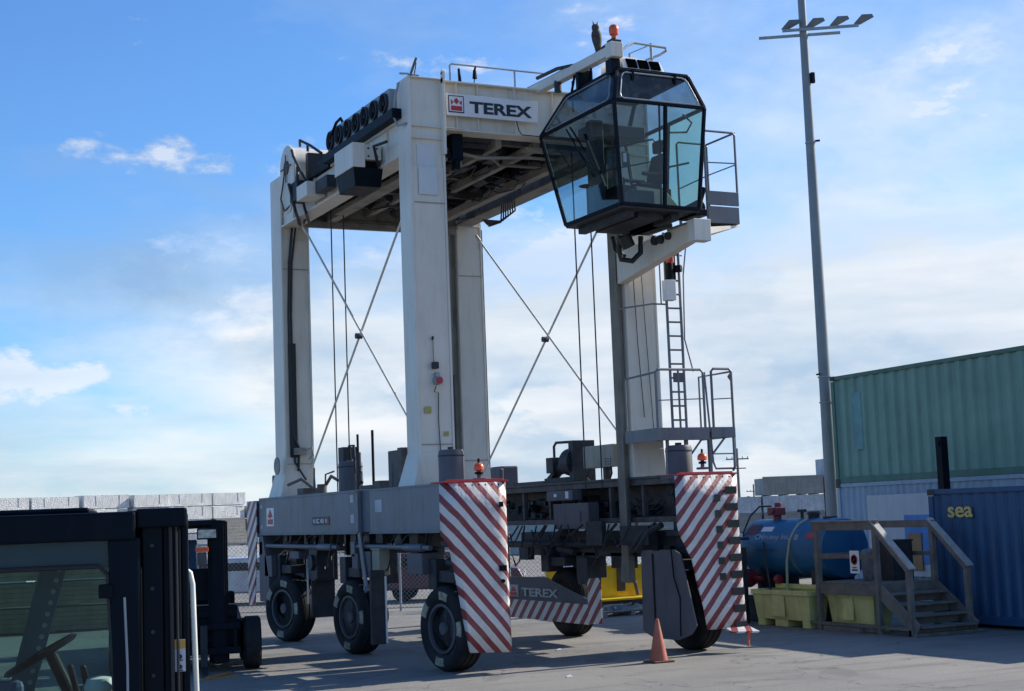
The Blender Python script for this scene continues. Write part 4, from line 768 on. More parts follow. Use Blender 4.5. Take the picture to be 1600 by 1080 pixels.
P(B().cyl((tx-.1, 4.35, 2.1), (tx-.1, 4.35, 2.3), .09).box(tx-.25, tx+.02, 4.2, 4.5, 2.25, 2.42).cyl((tx-.1, 4.3, 2.42), (tx-.1, 4.3, 2.52), .08).cyl((tx-.3, 4.3, 2.35), (tx-.2, 4.3, 2.35), .07), 'pump', mat('dark_red', (.16, .03, .04), .5), .01, parent=TK)
P(B().tube([(tx-.2, 4.4, 2.45), (tx-.3, 4.7, 2.45), (tx-.42, 4.9, 2.25), (tx-.55, 5.0, 1.9), (tx-.6, 5.05, 1.0)], .02), 'hose', CABLE, 0, parent=TK)
P(B().cyl((tx, 3.6, 2.1), (tx, 3.6, 2.34), .035).cyl((tx, 3.6, 2.3), (tx, 3.6, 2.36), .1).cyl((tx, 3.2, 2.1), (tx, 3.2, 2.25), .12).cyl((tx, 3.2, 2.25), (tx, 3.2, 2.31), .16, .12).cyl((tx, 2.65, 2.12), (tx, 2.65, 2.2), .15), 'vent_fitting', DARK, .004, parent=TK)
P(B().tube([(tx-.2, 3.15, 2.16), (tx-.4, 3.22, 2.05), (tx-.62, 3.25, 1.75), (tx-.72, 3.25, 1.3), (tx-.75, 3.25, .65)], .028), 'filler_hose', mat('pale_hose', (.35, .38, .26), .6), 0, True, parent=TK)
P(B().cyl((9.2, 4.0, 1.7), (9.22, 3.85, .6), .025), 'dip_pipe', DARK, 0, parent=TK)
P(B().lathe([(.02, -.13), (.16, -.1), (.2, 0), (.16, .1), (.02, .13)], (9.25, 4.65, .93), 'y', 24).cyl((9.25, 4.2, .93), (9.25, 4.5, .93), .05), 'red_valve', mat('valve_red', (.25, .02, .03), .5), 0, True, parent=TK)
P(B().lathe([(.02, -.08), (.09, -.06), (.1, 0), (.09, .06), (.02, .08)], (9.25, 3.6, .93), 'y', 20), 'small_red_valve', MATS['valve_red'], 0, True, parent=TK)
# sign on the deck rail
# bins
def bin_(y0, y1, label, x0=8.82):
    T = thing('spill_bin', label, 'plastic bin', (9.15, (y0+y1)/2, 0), 'yellow green plastic spill bins')
    x1 = x0+.5; L = y1-y0
    b0 = B().hexa([(x0+.05, y0+.06, .14), (x1-.05, y0+.06, .14), (x1-.05, y1-.06, .14), (x0+.05, y1-.06, .14)], [(x0, y0, .66), (x1, y0, .66), (x1, y1, .66), (x0, y1, .66)])
    for a, c_ in ((0, .14), (.42, .66), (.86, 1.0)) : b0.box(x0+.055, x1-.055, y0+.065+a*(L-.13), y0+.065+c_*(L-.13), 0, .139)
    b0.box(x0-.02, x0-.0, y0+.42*L, y0+.66*L, .2, .72)
    P(b0, 'body', BIN, .02, parent=T)
    r_ = B().box(x0-.035, x0, y0-.03, y1+.03, .64, .74).box(x1, x1+.035, y0-.03, y1+.03, .64, .74).box(x0, x1, y0-.03, y0, .64, .74).box(x0, x1, y1, y1+.03, .64, .74).box(x1-.05, x1, y0+.1, y0+L*.9, .74, .84)
    P(r_, 'rim', BIN, .012, parent=T)
bin_(2.05, 3.95, 'yellow green plastic spill bin in front of the blue tank')
bin_(.35, 1.75, 'yellow green plastic bin under the wooden deck', 9.05)
# ================================================================== deck with steps
DK = thing('wooden_deck', 'weathered timber deck with railings and steps in front of the blue tank', 'wooden deck', (9.6, .5, 0))
XA, XB = 8.92, 10.3
fl = B()
k = 0
for i in range(14): fl.box(XA, XB, 1.87-.133*(i+1)+.008, 1.87-.133*i, .90, .935)
P(fl, 'floor', WOOD, .003, parent=DK)
P(B().box(XA-.03, XA, .02, 1.87, .70, .90).box(XA, XB, .0, .04, .7, .9).box(XB, XB+.03, .02, 1.87, .7, .9).box(XA-.04, XA, -.8, 2.4, .10, .16).box(XA+.0, XA+.05, .04, 2.0, .02, .10).box(XA-.12, XA-.02, .5, 1.6, .0, .09).box(XA-.05, XA+.9, -.88, -.80, 0, .12).box(XA-.05, XA+1.6, -1.0, -.93, 0, .06), 'joist', WOOD, .004, parent=DK)
for (xx, yy, z1) in ((XA, 1.8, 2.06), (XA, .02, 2.08), (XB, .02, 2.08), (XA, -.86, 1.22), (XB, -.86, 1.22)):
    P(B().box(xx-.05, xx+.05, yy-.05, yy+.05, 0, z1), 'post', WOOD, .004, parent=DK)
P(B().box(XA-.07, XA+.03, -.05, 1.9, 2.085, 2.125).box(XA-.055, XA-.03, -.05, 1.9, 1.94, 2.08).box(XA-.055, XA-.03, .0, 1.86, 1.40, 1.48), 'rail', WOOD, .004, parent=DK)
P(B().box(XB+.03, XB+.055, -.05, 1.9, 1.94, 2.08).box(XB+.03, XB+.055, 0, 1.9, 1.4, 1.48).box(XA+.06, XB-.06, 1.84, 1.87, 1.95, 2.09).box(XA+.06, XB-.06, 1.84, 1.87, 1.36, 1.48), 'rail', WOOD, .004, parent=DK)
HR = mat('sunlit_wood', (.36, .34, .31), .7, var=.2, scale=6)  # paler copy of the deck wood, sunlight on the handrails put into colour
for xx in (XA, XB):
    P(B().bar((xx-.01, .06, 2.11), (xx-.01, -.98, 1.22), .15, .035), 'stair_handrail', HR, .003, parent=DK)
    P(B().bar((xx-.055, .0, 2.0), (xx-.055, -.9, 1.2), .03, .12).bar((xx+.01, .0, .80), (xx+.01, -1.0, .1), .04, .26), 'stringer', WOOD, .003, parent=DK)
for k in range(4):
    P(B().box(XA+.035, XB-.035, -.1-.25*(k+1), -.1-.25*k+.02, .72-.19*k, .76-.19*k).box(XA+.035, XB-.035, -.1-.25*k, -.08-.25*k, .57-.19*k if k < 3 else .03, .72-.19*k), 'step', WOOD, .004, parent=DK)
sgn = P(B().box(XA-.075, XA-.06, .45, .72, 1.12, 1.55), 'sign', WHITE, .002, parent=DK)
P(B().lathe([(.10, 0), (.10, -.004), (.075, -.004), (.075, 0)], (XA-.077, .585, 1.38), 'x', 24).bar((XA-.079, .51, 1.45), (XA-.079, .66, 1.31), .004, .022, (1, 0, 0)), 'prohibition_symbol', RED, 0, parent=sgn)
P(B().box(XA-.078, XA-.076, .50, .67, 1.17, 1.20).box(XA-.078, XA-.076, .52, .65, 1.22, 1.24).cyl((XA-.078, .585, 1.38), (XA-.076, .585, 1.38), .03), 'symbol', INK, 0, parent=sgn)
# sack on the deck + dark cupboard
o = B().lathe([(.14, 0), (.17, .05), (.19, .3), (.2, .55), (.15, .6), (.05, .62)], (0, 0, 0), 'z', 14).build('rubbish_sack', mat('sack', (.17, .17, .17), .7, var=.3, scale=8, bump=.5), None, 0, True)
o.location = (9.75, 1.2, .936); o.scale = (1.1, .8, 1); tag(o, 'grey full rubbish sack standing on the wooden deck', 'sack')
o = B().box(-.25, .25, -.2, .2, 0, .75).box(-.27, .27, -.22, .22, .75, .78).box(-.255, -.25, -.02, .0, .3, .5).build('storage_locker', DARK, None, .01); o.location = (10.0, .75, .936); tag(o, 'dark metal locker on the wooden deck behind the step railing', 'locker')
# fuel dispenser left of the tank
FD = thing('fuel_dispenser', 'dark fuel dispenser post with red nozzle holder left of the blue tank', 'fuel dispenser', (8.85, 4.6, 0))
P(B().box(8.75, 9.0, 4.35, 4.65, 0, 1.6).box(8.72, 8.98, 4.75, 5.0, 0, 1.85).box(8.7, 9.05, 4.3, 5.2, 1.75, 1.82), 'cabinet', DARK, .01, parent=FD)
P(B().box(8.7, 8.76, 4.45, 4.6, 1.6, 1.85).cyl((8.74, 4.5, 1.85), (8.72, 4.5, 1.95), .05), 'nozzle', mat('valve_red', (.25, .02, .03)), .01, parent=FD)
P(B().tube([(8.73, 4.5, 1.6), (8.66, 4.4, 1.2), (8.68, 4.45, .8), (8.72, 4.7, .6), (8.7, 4.9, .9), (8.7, 4.9, 1.6)], .022), 'hose', CABLE, 0, parent=FD)
# ================================================================== yellow tray and scrap
YT = thing('loading_tray', 'bright yellow steel loading tray standing beyond the carrier wheels', 'steel tray', (8.9, 10.0, 0))
P(B().box(7.2, 9.9, 10.2, 10.26, .35, 1.12).box(7.2, 9.9, 9.75, 10.2, .30, .35).box(7.2, 9.9, 10.14, 10.2, 1.08, 1.14), 'tray', YEL, .006, parent=YT)
P(B().box(7.7, 9.8, 9.8, 10.15, .0, .3), 'base', DARK, .01, parent=YT)
P(B().box(7.78, 8.05, 10.19, 10.2, .78, 1.02), 'sign', WHITE, 0, parent=YT)
P(B().lathe([(.09, 0), (.09, -.004), (.065, -.004), (.065, 0)], (7.915, 10.19, .91), 'y', 20).bar((7.85, 10.185, .97), (7.98, 10.185, .85), .004, .02, (0, 1, 0)), 'prohibition_symbol', RED, 0, parent=YT)
P(B().box(9.15, 9.35, 10.12, 10.2, .5, 1.3).box(8.6, 8.85, 10.1, 10.2, 1.14, 1.2).tube([(9.3, 10.0, .9), (9.5, 9.9, .7), (9.6, 9.95, .4)], .05), 'bracket', MUD, .004, parent=YT)
PLT = thing('scrap_pallet', 'flat grey pallet of scrap metal lying before the yellow tray', 'pallet', (8.8, 9.1, 0))
x = B()
for k in range(6): x.box(7.9, 9.5, 8.7+k*.16, 8.8+k*.16, .10, .13)
for k in range(3): x.box(7.9+k*.75, 8.0+k*.75, 8.7, 9.6, 0, .099)
P(x, 'pallet_boards', mat('grey_wood', (.3, .3, .29), .8), .004, parent=PLT)
R = random.Random(8); x = B()
for k in range(12):
    a = (R.uniform(8, 9.2), R.uniform(8.75, 9.4), R.uniform(.14, .2)); x.bar(a, (a[0]+R.uniform(-.2, .5), a[1]+R.uniform(-.2, .3), a[2]+.06), .05, .04)
x.box(8.2, 8.7, 8.95, 9.25, .131, .25)
P(x, 'scrap', GALV, 0, parent=PLT)
# ================================================================== chain-link fence
FN = thing('chain_link_fence', 'galvanised chain link fence along the back of the yard', 'fence', (2, 18.5, 0))
fa, fb_ = Vector((-22, 33.9, 0)), Vector((13.2, 11.2, 0)); fd = (fb_-fa); FL = fd.length; fd.normalize()
x = B()
ps = 3.0; i = 0
while i*ps < FL: q = fa+fd*i*ps; x.cyl(q, q+Vector((0, 0, 2.0)), .035, n=8); i += 1
P(x, 'post', GALV, 0, parent=FN)
P(B().cyl(fa+Vector((0, 0, 1.97)), fb_+Vector((0, 0, 1.97)), .022, n=6).cyl(fa+Vector((0, 0, .08)), fb_+Vector((0, 0, .08)), .012, n=6), 'rail', GALV, 0, parent=FN)
vs = []; fs = []; cell = .12; hh = 1.9; nn_ = int(FL/cell)
w_ = .005
for i in range(-int(hh/cell), nn_):
    for sg_ in (1, -1):
        a0 = i*cell if sg_ > 0 else i*cell+hh
        a1 = a0+sg_*hh
        z0, z1 = .05, .05+hh
        if a0 < 0 or a1 < 0 or a0 > FL or a1 > FL: continue
        p0 = fa+fd*a0+Vector((0, 0, z0)); p1 = fa+fd*a1+Vector((0, 0, z1)); k = len(vs)
        n_ = Vector((-fd.y, fd.x, 0))*w_; s_ = fd*w_
        for p in (p0, p1): vs += [p-s_, p+s_, p+n_]
        fs += [(k, k+1, k+4, k+3), (k+1, k+2, k+5, k+4), (k+2, k, k+3, k+5)]
P(B().add(vs, fs), 'mesh_panel', mat('wire', (.30, .31, .31), .5, .3), 0, parent=FN)
# ================================================================== vehicles beyond the fence
def car(loc, rz, m, label, van=0):
    T = thing('parked_van' if van else 'parked_car', label, 'van' if van else 'car', (0, 0, 0), 'vehicles parked beyond the fence')
    H = 1.95 if van else 1.45
    prof = [(-2.2, .35), (-2.25, .8), (-2.1, 1.0), (-1.9, H-.1), (-1.6, H), (.7 if not van else .9, H), (1.25, 1.0 if not van else 1.15), (2.1, .88), (2.25, .6), (2.2, .35)]
    o = B().ext([(a, -.85, z) for a, z in prof], (0, 1.7, 0)).build('body', m, T, .06, False)
    B().ext([(-1.75, -.865, 1.05), (-1.65, -.865, H-.15), (.6, -.865, H-.15), (1.0, -.865, 1.05)], (0, 1.73, 0)).build('window', mat('car_glass', (.02, .025, .03), .1), T, .01)
    for a in (-1.4, 1.4):
        for s in (-.8, .62): B().lathe([(.2, 0), (.32, .01), (.33, .09), (.32, .17), (.2, .18)], (a, s, .33), 'y', 20).build('wheel', RUBBER, T, 0, True)
    B().box(2.2, 2.26, -.7, -.45, .6, .75).box(2.2, 2.26, .45, .7, .6, .75).build('headlight', WHITE, T, .01)
    T.location = loc; T.rotation_euler = (0, 0, rz); return T
car((-3.2, 33, 0), -.5, WHITE, 'white van parked beyond the fence at the far left', 1)
car((4.3, 24.5, 0), -.6, mat('car_silver', (.5, .52, .55), .3, .4), 'silver car parked beyond the fence behind the middle wheel')
car((9.0, 20.0, 0), -.5, mat('car_maroon', (.10, .035, .045), .4), 'maroon car parked beyond the fence behind the near wheel')
car((15.5, 21.5, 0), .2, WHITE, 'white car parked beyond the fence behind the lettered wheel guard')
car((20.5, 19.0, 0), .4, mat('car_grey', (.2, .22, .25), .35, .3), 'grey car parked beyond the fence left of the light pole')
car((.6, 29.5, 0), .1, mat('car_pale', (.55, .56, .52), .35), 'pale car parked beyond the fence behind the rear wheel')
# ================================================================== lumber packs
def pkm(name, col, bump, dirt):
    M = mat(name, col, .45, var=.16, scale=2.2, bump=bump, dirt=dirt, damt=.55, dscale=2.5)
    bn = [n for n in M.node_tree.nodes if n.type == 'BUMP'][0]; bn.inputs['Distance'].default_value = .15
    return M
_D = dict(damt=.6)
PM = [pkm('wrap_white', (.80, .81, .80), .9, (.35, .36, .36)), pkm('wrap_pale', (.58, .60, .62), .8, (.25, .26, .28)), pkm('wrap_blue_grey', (.22, .26, .33), .6, (.15, .17, .2)), pkm('lumber_grey', (.27, .26, .235), .3, (.13, .12, .11)), pkm('wrap_dark', (.06, .065, .07), .5, (.1, .1, .1))]
pk_me = {}
def pack(k, loc, rz, size, label, grp):
    key = (k, size)
    if key not in pk_me:
        Lx, Ly, Hz = size; b0 = B().box(-Lx/2, Lx/2, 0, Ly, .03, Hz)
        for u in (-.38, -.1, .2, .4): b0.box(Lx*u-.05, Lx*u+.05, .02, Ly-.02, 0, .028)
        R_ = random.Random(k)
        for j in range(int(Lx*.9)):       # folds of the wrapping
            u = R_.uniform(-Lx/2+.1, Lx/2-.2)
            if u < Lx/2-.1 and k != 3: b0.box(u, u+.02+R_.random()*.05, -.012, 0, .09+R_.random()*.3, Hz-.02)
        if k == 3:
            for j in range(4): b0.box(-Lx/2+.01, Lx/2-.01, -.006, 0, .15+j*.17, .155+j*.17+.1)
        o = b0.build('lumber_pack', PM[k], None, .012); pk_me[key] = o
    else:
        o = pk_me[key].copy(); S.collection.objects.link(o)
    o.location = loc; o.rotation_euler = (0, 0, rz); tag(o, label, 'lumber pack', grp); return o
R = random.Random(21)
rzL = math.radians(14)
base = CAM+Vector((math.sin(math.radians(14)), math.cos(math.radians(14)), 0))*82; base.z = 0
al = Vector((math.cos(rzL), math.sin(rzL), 0))
u = -16.0
LBW = ['white wrapped lumber pack in the tall stacks at the far left', 'pale wrapped lumber pack in the stacks at the far left', 'blue grey wrapped lumber pack in the stacks at the far left', 'unwrapped grey lumber pack in the stacks at the far left', 'dark covered lumber pack in the stacks at the far left']
col_i = 0
while u < 19:
    w = R.choice((1.5, 2.0, 2.6, 2.6)); nst = 6 if u < 2.6 and R.random() < .85 else 5
    for r in range(nst):
        topmost = r >= nst-2
        k = 0 if (topmost and u < 3.6 and R.random() < .8) else R.choice((1, 2, 3, 3, 1, 2)) if u >= 3.6 or r < 3 else R.choice((0, 1, 3))
        if r == nst-1 and u > 5 and R.random() < .25: k = 4
        p = base+al*(u+w/2)+Vector((0, R.uniform(-.08, .08), r*.705))
        pack(k, p+al*R.uniform(-.06, .06)-Vector((-al.y, al.x, 0))*R.uniform(0, .25), rzL+R.uniform(-.03, .03), (w, 1.2, .70), LBW[k], 'lumber packs stacked at the far left').scale = (R.uniform(.93, 1.0), 1, R.uniform(.93, 1.0))
    u += w+R.uniform(.02, .09); col_i += 1
LBR = ['white wrapped lumber pack behind the blue tank', 'pale wrapped lumber pack behind the blue tank', 'blue grey lumber pack behind the blue tank', 'unwrapped grey lumber pack behind the blue tank', 'dark lumber pack behind the blue tank']
base2 = CAM+Vector((math.sin(math.radians(36.2)), math.cos(math.radians(36.2)), 0))*62; base2.z = 0
rz2 = -math.radians(20); al2 = Vector((math.cos(rz2), math.sin(rz2), 0))
for cidx, (u0, nst) in enumerate(((-7.3, 4), (-4.6, 4), (-2.1, 4), (.5, 5), (3.1, 6), (5.7, 6))):
    for r in range(nst):
        pack(1 if r % 2 else 3, base2+al2*(u0)+Vector((0, 0, r*.705)), rz2, (2.5, 1.2, .70), LBR[1 if r % 2 else 3], 'lumber packs stacked behind the tank')
q0 = CAM+Vector((math.sin(math.radians(9.5)), math.cos(math.radians(9.5)), 0))*40
BR = mat('brown_lumber', (.26, .20, .115), .7, var=.3, scale=3, dirt=(.12, .10, .07))
for r in range(3):
    b0 = B()
    for j in range(5): b0.box(-2.4, 2.4, 0, 1.1, .04+j*.115, .04+j*.115+.108)
    for u_ in (-1.8, 0, 1.8): b0.box(u_-.05, u_+.05, 0, 1.1, 0, .038)
    o = b0.build('lumber_pack', BR, None, .006); o.location = (q0.x, q0.y, r*.63); o.rotation_euler = (0, 0, -.16)
    tag(o, ('brown lumber pack on the ground, seen through the near forklift window', 'middle brown lumber pack seen through the near forklift window', 'topmost brown lumber pack seen through the near forklift window')[r], 'lumber pack', 'brown lumber packs beyond the fence')
# ================================================================== far things
o = B().box(-8, 8, 0, 5, 0, 4.2).box(-8.1, 8.1, -.1, 5.1, 4.2, 4.35).box(-3, -1, -.03, 0, 0, 2.6).build('distant_shed', mat('shed_green', (.33, .40, .38), .6, var=.06), None, .02)
d0 = CAM+Vector((math.sin(math.radians(28.6)), math.cos(math.radians(28.6)), 0))*95; o.location = (d0.x, d0.y, 0); o.rotation_euler = (0, 0, -.5); tag(o, 'low pale green shed far behind the carrier frame', 'shed')
def upole(deg, D, h, label):
    T = thing('utility_pole', label, 'utility pole', (0, 0, 0)); q = CAM+Vector((math.sin(math.radians(deg)), math.cos(math.radians(deg)), 0))*D
    B().cyl((0, 0, 0), (0, 0, h), .16, .11, 10).build('pole', WOOD, T); B().box(-1.1, 1.1, -.06, .06, h-1.1, h-.98).box(-.8, .8, -.06, .06, h-2.0, h-1.9).build('crossarm', WOOD, T)
    x = B()
    for s in (-1, -.5, .5, 1): x.cyl((s, 0, h-.98), (s, 0, h-.8), .04, n=6)
    x.build('insulator', DARK, T); T.location = (q.x, q.y, 0); T.rotation_euler = (0, 0, -.5)
upole(26.4+8.26, 150, 8.0, 'wooden utility pole with crossarms right of the striped guard')
upole(26.4+8.8, 230, 5.5, 'small distant utility pole left of the lumber stacks')
x = B(); R = random.Random(4)
TL = bpy.data.materials.new('far_trees'); 
tl = B()
for i in range(260):
    a = math.radians(-8+i*.30); D = 420+R.uniform(-25, 25); q = CAM+Vector((math.sin(a), math.cos(a), 0))*D; h = R.uniform(3.0, 5.2); w = R.uniform(2, 4)
    for j in range(5):
        c_ = q+Vector((R.uniform(-w, w), R.uniform(-w, w), 0)); hh_ = h*R.uniform(.5, 1)
        tl.lathe([(.3, 0), (w*.6, hh_*.3), (w*.5, hh_*.7), (w*.15, hh_)], (c_.x, c_.y, 0), 'z', 7)
o = tl.build('distant_treeline', mat('far_foliage', (.05, .075, .06), .9, var=.3, scale=.3)); o['kind'] = 'stuff'; tag(o, 'thin dark line of distant trees along the horizon', 'trees')
# ================================================================== forklifts
def forklift(label, hw, mh, wr, cab=True, pil=None, mw=.07, lights=True):
    pil = pil or hw*.92
    T = thing('forklift', label, 'forklift', (0, 0, 0))
    def Q(bd, nm, m, bev=.01, sm=False, par=None): return bd.build(nm, m, par or T, bev, sm)
    Q(B().hexa([(-2.3, -hw*.85, .28), (-.15, -hw*.85, .28), (-.15, hw*.85, .28), (-2.3, hw*.85, .28)], [(-2.35, -hw*.85, 1.0), (-.25, -hw*.85, .85), (-.25, hw*.85, .85), (-2.35, hw*.85, 1.0)]).box(-2.6, -2.3, -hw*.8, hw*.8, .35, 1.25).box(-2.3, -1.35, -hw*.7, hw*.7, 1.0, 1.2), 'body', NAVY, .05)
    for s in (-1, 1):
        cg = B().hexa([(.03, s*pil-.05, .8), (.12, s*pil-.05, .8), (.12, s*pil+.05, .8), (.03, s*pil+.05, .8)], [(-.02, s*pil-.05, 2.46), (.12, s*pil-.05, 2.46), (.12, s*pil+.05, 2.46), (-.02, s*pil+.05, 2.46)])
        Q(cg, 'front_pillar', NAVY, .012)
        Q(B().bar((-1.95, s*pil*.94, 1.1), (-1.6, s*pil, 2.46), .08, .1), 'rear_pillar', NAVY, .012)
        if cab: Q(B().bar((-1.6, s*pil, 1.3), (.0, s*pil, 1.42), .06, .12), 'door_sill', NAVY, .012)
    Q(B().box(-1.85, .10, -pil-.07, pil+.07, 2.45, 2.575).box(-1.8, -.1, -pil+.04, pil-.04, 2.575, 2.60).box(.10, .325, -pil-.03, pil+.03, 2.50, 2.585), 'roof', NAVY, .025)
    if cab:
        Q(B().box(-1.6, .03, -hw*.96, -hw*.945, 1.0, 2.45), 'side_window', GLASSF, 0); Q(B().box(-1.6, .03, hw*.945, hw*.96, 1.0, 2.45), 'side_window', GLASSF, 0)
        Q(B().box(-1.62, -.0, -hw*.93, -hw*.90, 2.33, 2.45), 'sun_strip', mat('blue_strip', (.03, .09, .17), .4), 0)
    Q(B().box(-.95, -.42, -.25, .25, 1.45, 1.62).hexa([(-.98, -.25, 1.5), (-.82, -.25, 1.5), (-.82, .25, 1.5), (-.98, .25, 1.5)], [(-1.1, -.22, 2.25), (-.98, -.22, 2.25), (-.98, .22, 2.25), (-1.1, .22, 2.25)]).box(-.72, -.40, -.30, -.24, 1.66, 1.84), 'seat', mat('seat_blue', (.04, .09, .18), .6), .05)
    Q(B().hexa([(-.3, -.5, 1.2), (.02, -.5, 1.2), (.02, .5, 1.2), (-.3, .5, 1.2)], [(-.2, -.5, 1.72), (.02, -.5, 1.76), (.02, .5, 1.76), (-.2, .5, 1.72)]).cyl((-.15, 0, 1.6), (-.3, 0, 1.93), .03).cyl((-.15, -.3, 1.7), (-.2, -.3, 1.9), .015).cyl((-.1, -.38, 1.7), (-.14, -.38, 1.9), .015), 'dashboard', BLACK, .04)
    sw = Q(B().lathe([(.17, -.014), (.188, 0), (.17, .014), (.156, 0), (.17, -.014)], (0, 0, 0), 'z', 32).bar((-.17, 0, 0), (.17, 0, 0), .025, .015).bar((0, -.17, 0), (0, .17, 0), .025, .015, (0, 0, 1)), 'steering_wheel', BLACK, 0, True); sw.location = (-.34, -.1, 1.93); sw.rotation_euler = (0, -.5, 0)
    Q(B().lathe([(.02, -.05), (.06, -.04), (.075, 0), (.06, .04), (.02, .05)], (-.06, -.42, 1.80), 'z', 16), 'mirror_ball', WHITE, 0, True)
    for s in (-1, 1):
        m_ = Q(B().box(.125, .215, s*mh-mw, s*mh+mw, .15, 2.56).box(.217, .295, s*mh-mw*.8, s*mh+mw*.8, .15, 2.575).box(.297, .33, s*mh-mw*.6, s*mh+mw*.6, .15, 2.56), 'mast', BLACK, .008)
        Q(B().cyl((.11, s*(mh-.14), .4), (.11, s*(mh-.14), 2.3), .035, n=12), 'lift_cylinder', DARK, 0, True, m_)
    Q(B().box(.06, .16, -mh+.07, mh-.07, 2.45, 2.58).box(.06, .16, -mh+.07, mh-.07, 1.0, 1.1).box(.18, .3, -mh+.06, mh-.06, .5, .6).box(.34, .40, -hw*.8, hw*.8, .3, .42).box(.37, .40, -hw*.8, hw*.8, .72, .82).box(.37, .40, -hw*.75, -hw*.7, .42, .72).box(.37, .40, hw*.7, hw*.75, .42, .72), 'carriage', BLACK, .008)
    for s in (-1, 1): Q(B().box(.405, .445, s*.3-.06, s*.3+.06, .06, .8).hexa([(.44, s*.3-.06, .06), (1.5, s*.3-.05, .06), (1.5, s*.3+.05, .06), (.44, s*.3+.06, .06)], [(.44, s*.3-.06, .11), (1.5, s*.3-.05, .075), (1.5, s*.3+.05, .075), (.44, s*.3+.06, .11)]), 'fork', DARK, .003)
    for a, r in ((-.1, wr), (-1.95, wr*.85)):
        for s in (-1, 1):
            y0 = s*(hw-.02)-.13
            w0 = Q(B().lathe([(r*.5, 0), (r*.9, .0), (r, .04), (r, .26), (r*.9, .3), (r*.5, .3)], (a, y0-.02, r), 'y', 32), 'wheel', RUBBER, 0, True)
            Q(B().lathe([(.02, -.01 if s < 0 else .31), (r*.45, -.01 if s < 0 else .31), (r*.5, .02 if s < 0 else .28)], (a, y0-.02, r), 'y', 24), 'rim', RIM, 0, True, w0)
    for s in (-1, 1) if lights else ():
        h_ = Q(B().box(.345, .42, s*(mh-.18)-.17, s*(mh-.18)+.17, 2.26, 2.45), 'headlight', BLACK, .01)
        Q(B().box(.421, .44, s*(mh-.18)-.15, s*(mh-.18)+.15, 2.28, 2.43), 'lens', mat('lens_silver', (.35, .38, .38), .2, .6, var=.4, scale=12), .02, False, h_)
        Q(B().box(.345, .42, s*(mh-.25)-.13, s*(mh-.25)+.09, 2.05, 2.13), 'turn_signal', ORANGE, .01)
        Q(B().box(.345, .4, s*(mh-.27)-.08, s*(mh-.27)+.08, 1.82, 2.045), 'lamp_bracket', MUD, .01)
    return T
F1 = forklift('near black forklift at the left edge, its cab window and roof in view', .62, .50, .38, lights=False)
F1.location = (-8.39, -15.42, 0); F1.rotation_euler = (0, 0, math.radians(-12.9))
o = B().tube([(.37, -.52, .4), (.365, -.52, 1.4), (.345, -.52, 2.24), (.335, -.52, 2.29), (.31, -.52, 2.31)], .013, 10).build('grab_handle', mat('pale_pipe', (.62, .61, .55), .4), F1, 0, True); o.location = (0, 0, 0)
o = B().box(.26, .31, -.562, -.558, 1.86, 2.0).build('label', mat('white_label', (.5, .52, .56), .5), F1, 0); o.location = (0, 0, 0)
o = B().box(.26, .31, -.5635, -.5625, 1.96, 1.998).build('label_header', mat('orange_header', (.55, .3, .05), .5), F1, 0); o.location = (0, 0, 0)
for z_ in (1.88, 1.925):
    o = B().cyl((.285, -.5645, z_), (.285, -.562, z_), .011, n=10).box(.272, .298, -.5645, -.562, z_-.018, z_-.013).build('label_symbol', INK, F1, 0); o.location = (0, 0, 0)
o = B().tube([(.06, -.62, 1.9), (.05, -.62, 2.2)], .006).tube([(.06, -.62, 1.5), (.06, -.62, 1.9)], .006).build('seal', GALV, F1, 0); o.location = (0, 0, 0)
F2 = forklift('farther black forklift seen from the front, with headlight and orange signal', 1.15, .56, .45, cab=False, pil=.60, mw=.17)
o = B().box(-.35, .12, -.88, .88, .42, 1.12).box(.12, .2, -.86, .86, .9, 1.05).build('front_body', BLACK, F2, .03); o.location = (0, 0, 0)
q = CAM+Vector((math.sin(math.radians(14.1)), math.cos(math.radians(14.1)), 0))*27.3
F2.location = (q.x, q.y, 0); F2.rotation_euler = (0, 0, math.radians(-90-14))
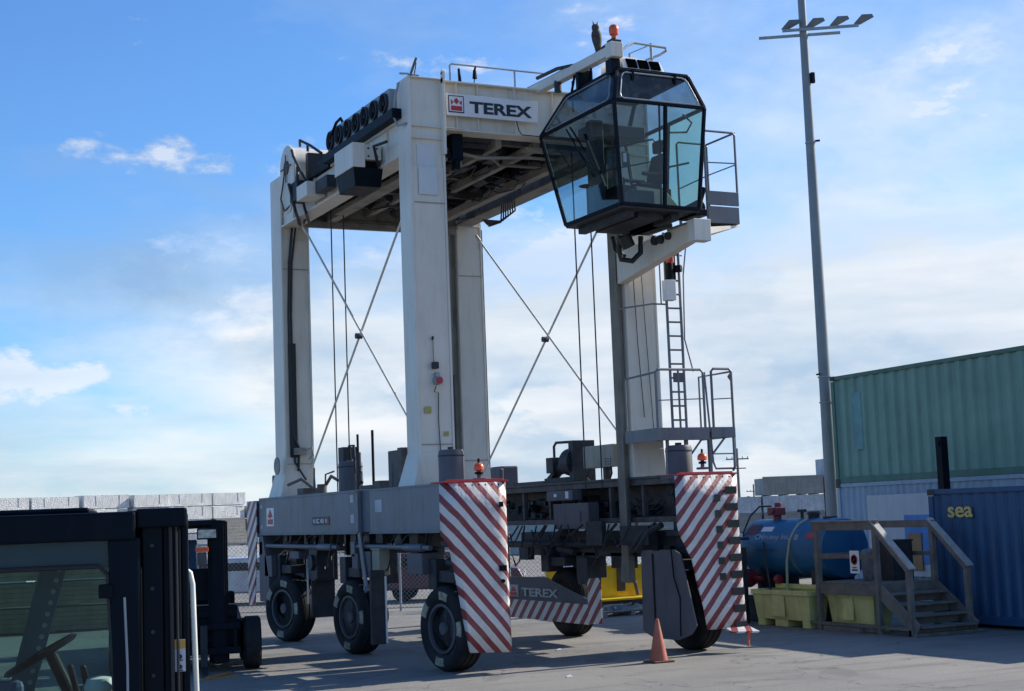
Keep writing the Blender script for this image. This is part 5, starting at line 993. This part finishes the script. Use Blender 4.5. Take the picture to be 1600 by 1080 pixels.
def F1p(bd, nm, m, bev=0, sm=False):
    o = bd.build(nm, m, F1, bev, sm); o.location = (0, 0, 0); return o
F1p(B().tube([(-1.58, -.60, 1.46), (-1.58, -.60, 2.30), (-1.54, -.60, 2.34), (-.06, -.60, 2.34), (-.02, -.60, 2.30), (.0, -.60, 1.9), (.02, -.60, 1.46)], .011), 'window_seal', CABLE)
F1p(B().box(-.06, .0, -.64, -.61, 2.20, 2.26).box(-.05, .01, -.64, -.61, 1.6, 1.66), 'door_hinge', BLACK, .006)
F1p(B().box(.02, .05, -.645, -.625, 1.55, 1.75), 'door_handle', DARK, .006)
for k in range(9): F1p(B().cyl((.17, -.575, .9+k*.19), (.17, -.565, .9+k*.19), .009, n=8), 'bolt', DARK)
F1p(B().tube([(.25, -.565, .5), (.255, -.57, 1.5), (.25, -.565, 2.5)], .010).tube([(.275, -.565, .5), (.28, -.57, 1.5), (.275, -.565, 2.5)], .006), 'mast_hose', CABLE)
F1p(B().bar((-.5, .5, 1.6), (-.28, .5, 2.45), .05, .12), 'perforated_strut', mat('strut_blue', (.05, .12, .17), .5))
for k in range(14): F1p(B().cyl((-.455+.0142*k*1.0, .44, 1.65+k*.055), (-.455+.0142*k, .435, 1.65+k*.055), .013, n=8), 'strut_hole', mat('hole_pale', (.3, .36, .36), .6))
# debris
o = B().box(-.35, .35, -.12, .12, 0, .02).bar((-.3, -.1, .03), (.3, .12, .05), .08, .03).build('broken_board', mat('orange_wood', (.38, .2, .07), .8), None, .003); o.location = (-3.1, 2.2, 0); o.rotation_euler = (0, 0, .4); tag(o, 'broken orange board lying on the asphalt by the forklift wheel', 'board')
for k, (xx, yy) in enumerate(((3.15, 2.0), (1.15, -2.1))):
    o = B().box(-.06, .06, -.03, .03, 0, .012).bar((-.05, 0, .015), (.04, .02, .03), .03, .01).build('litter_scrap', WHITE, None, 0); o.location = (xx, yy, 0); tag(o, ('small white litter scrap on the asphalt beyond the cone', 'small white litter scrap on the asphalt nearest the viewer')[k], 'litter', )
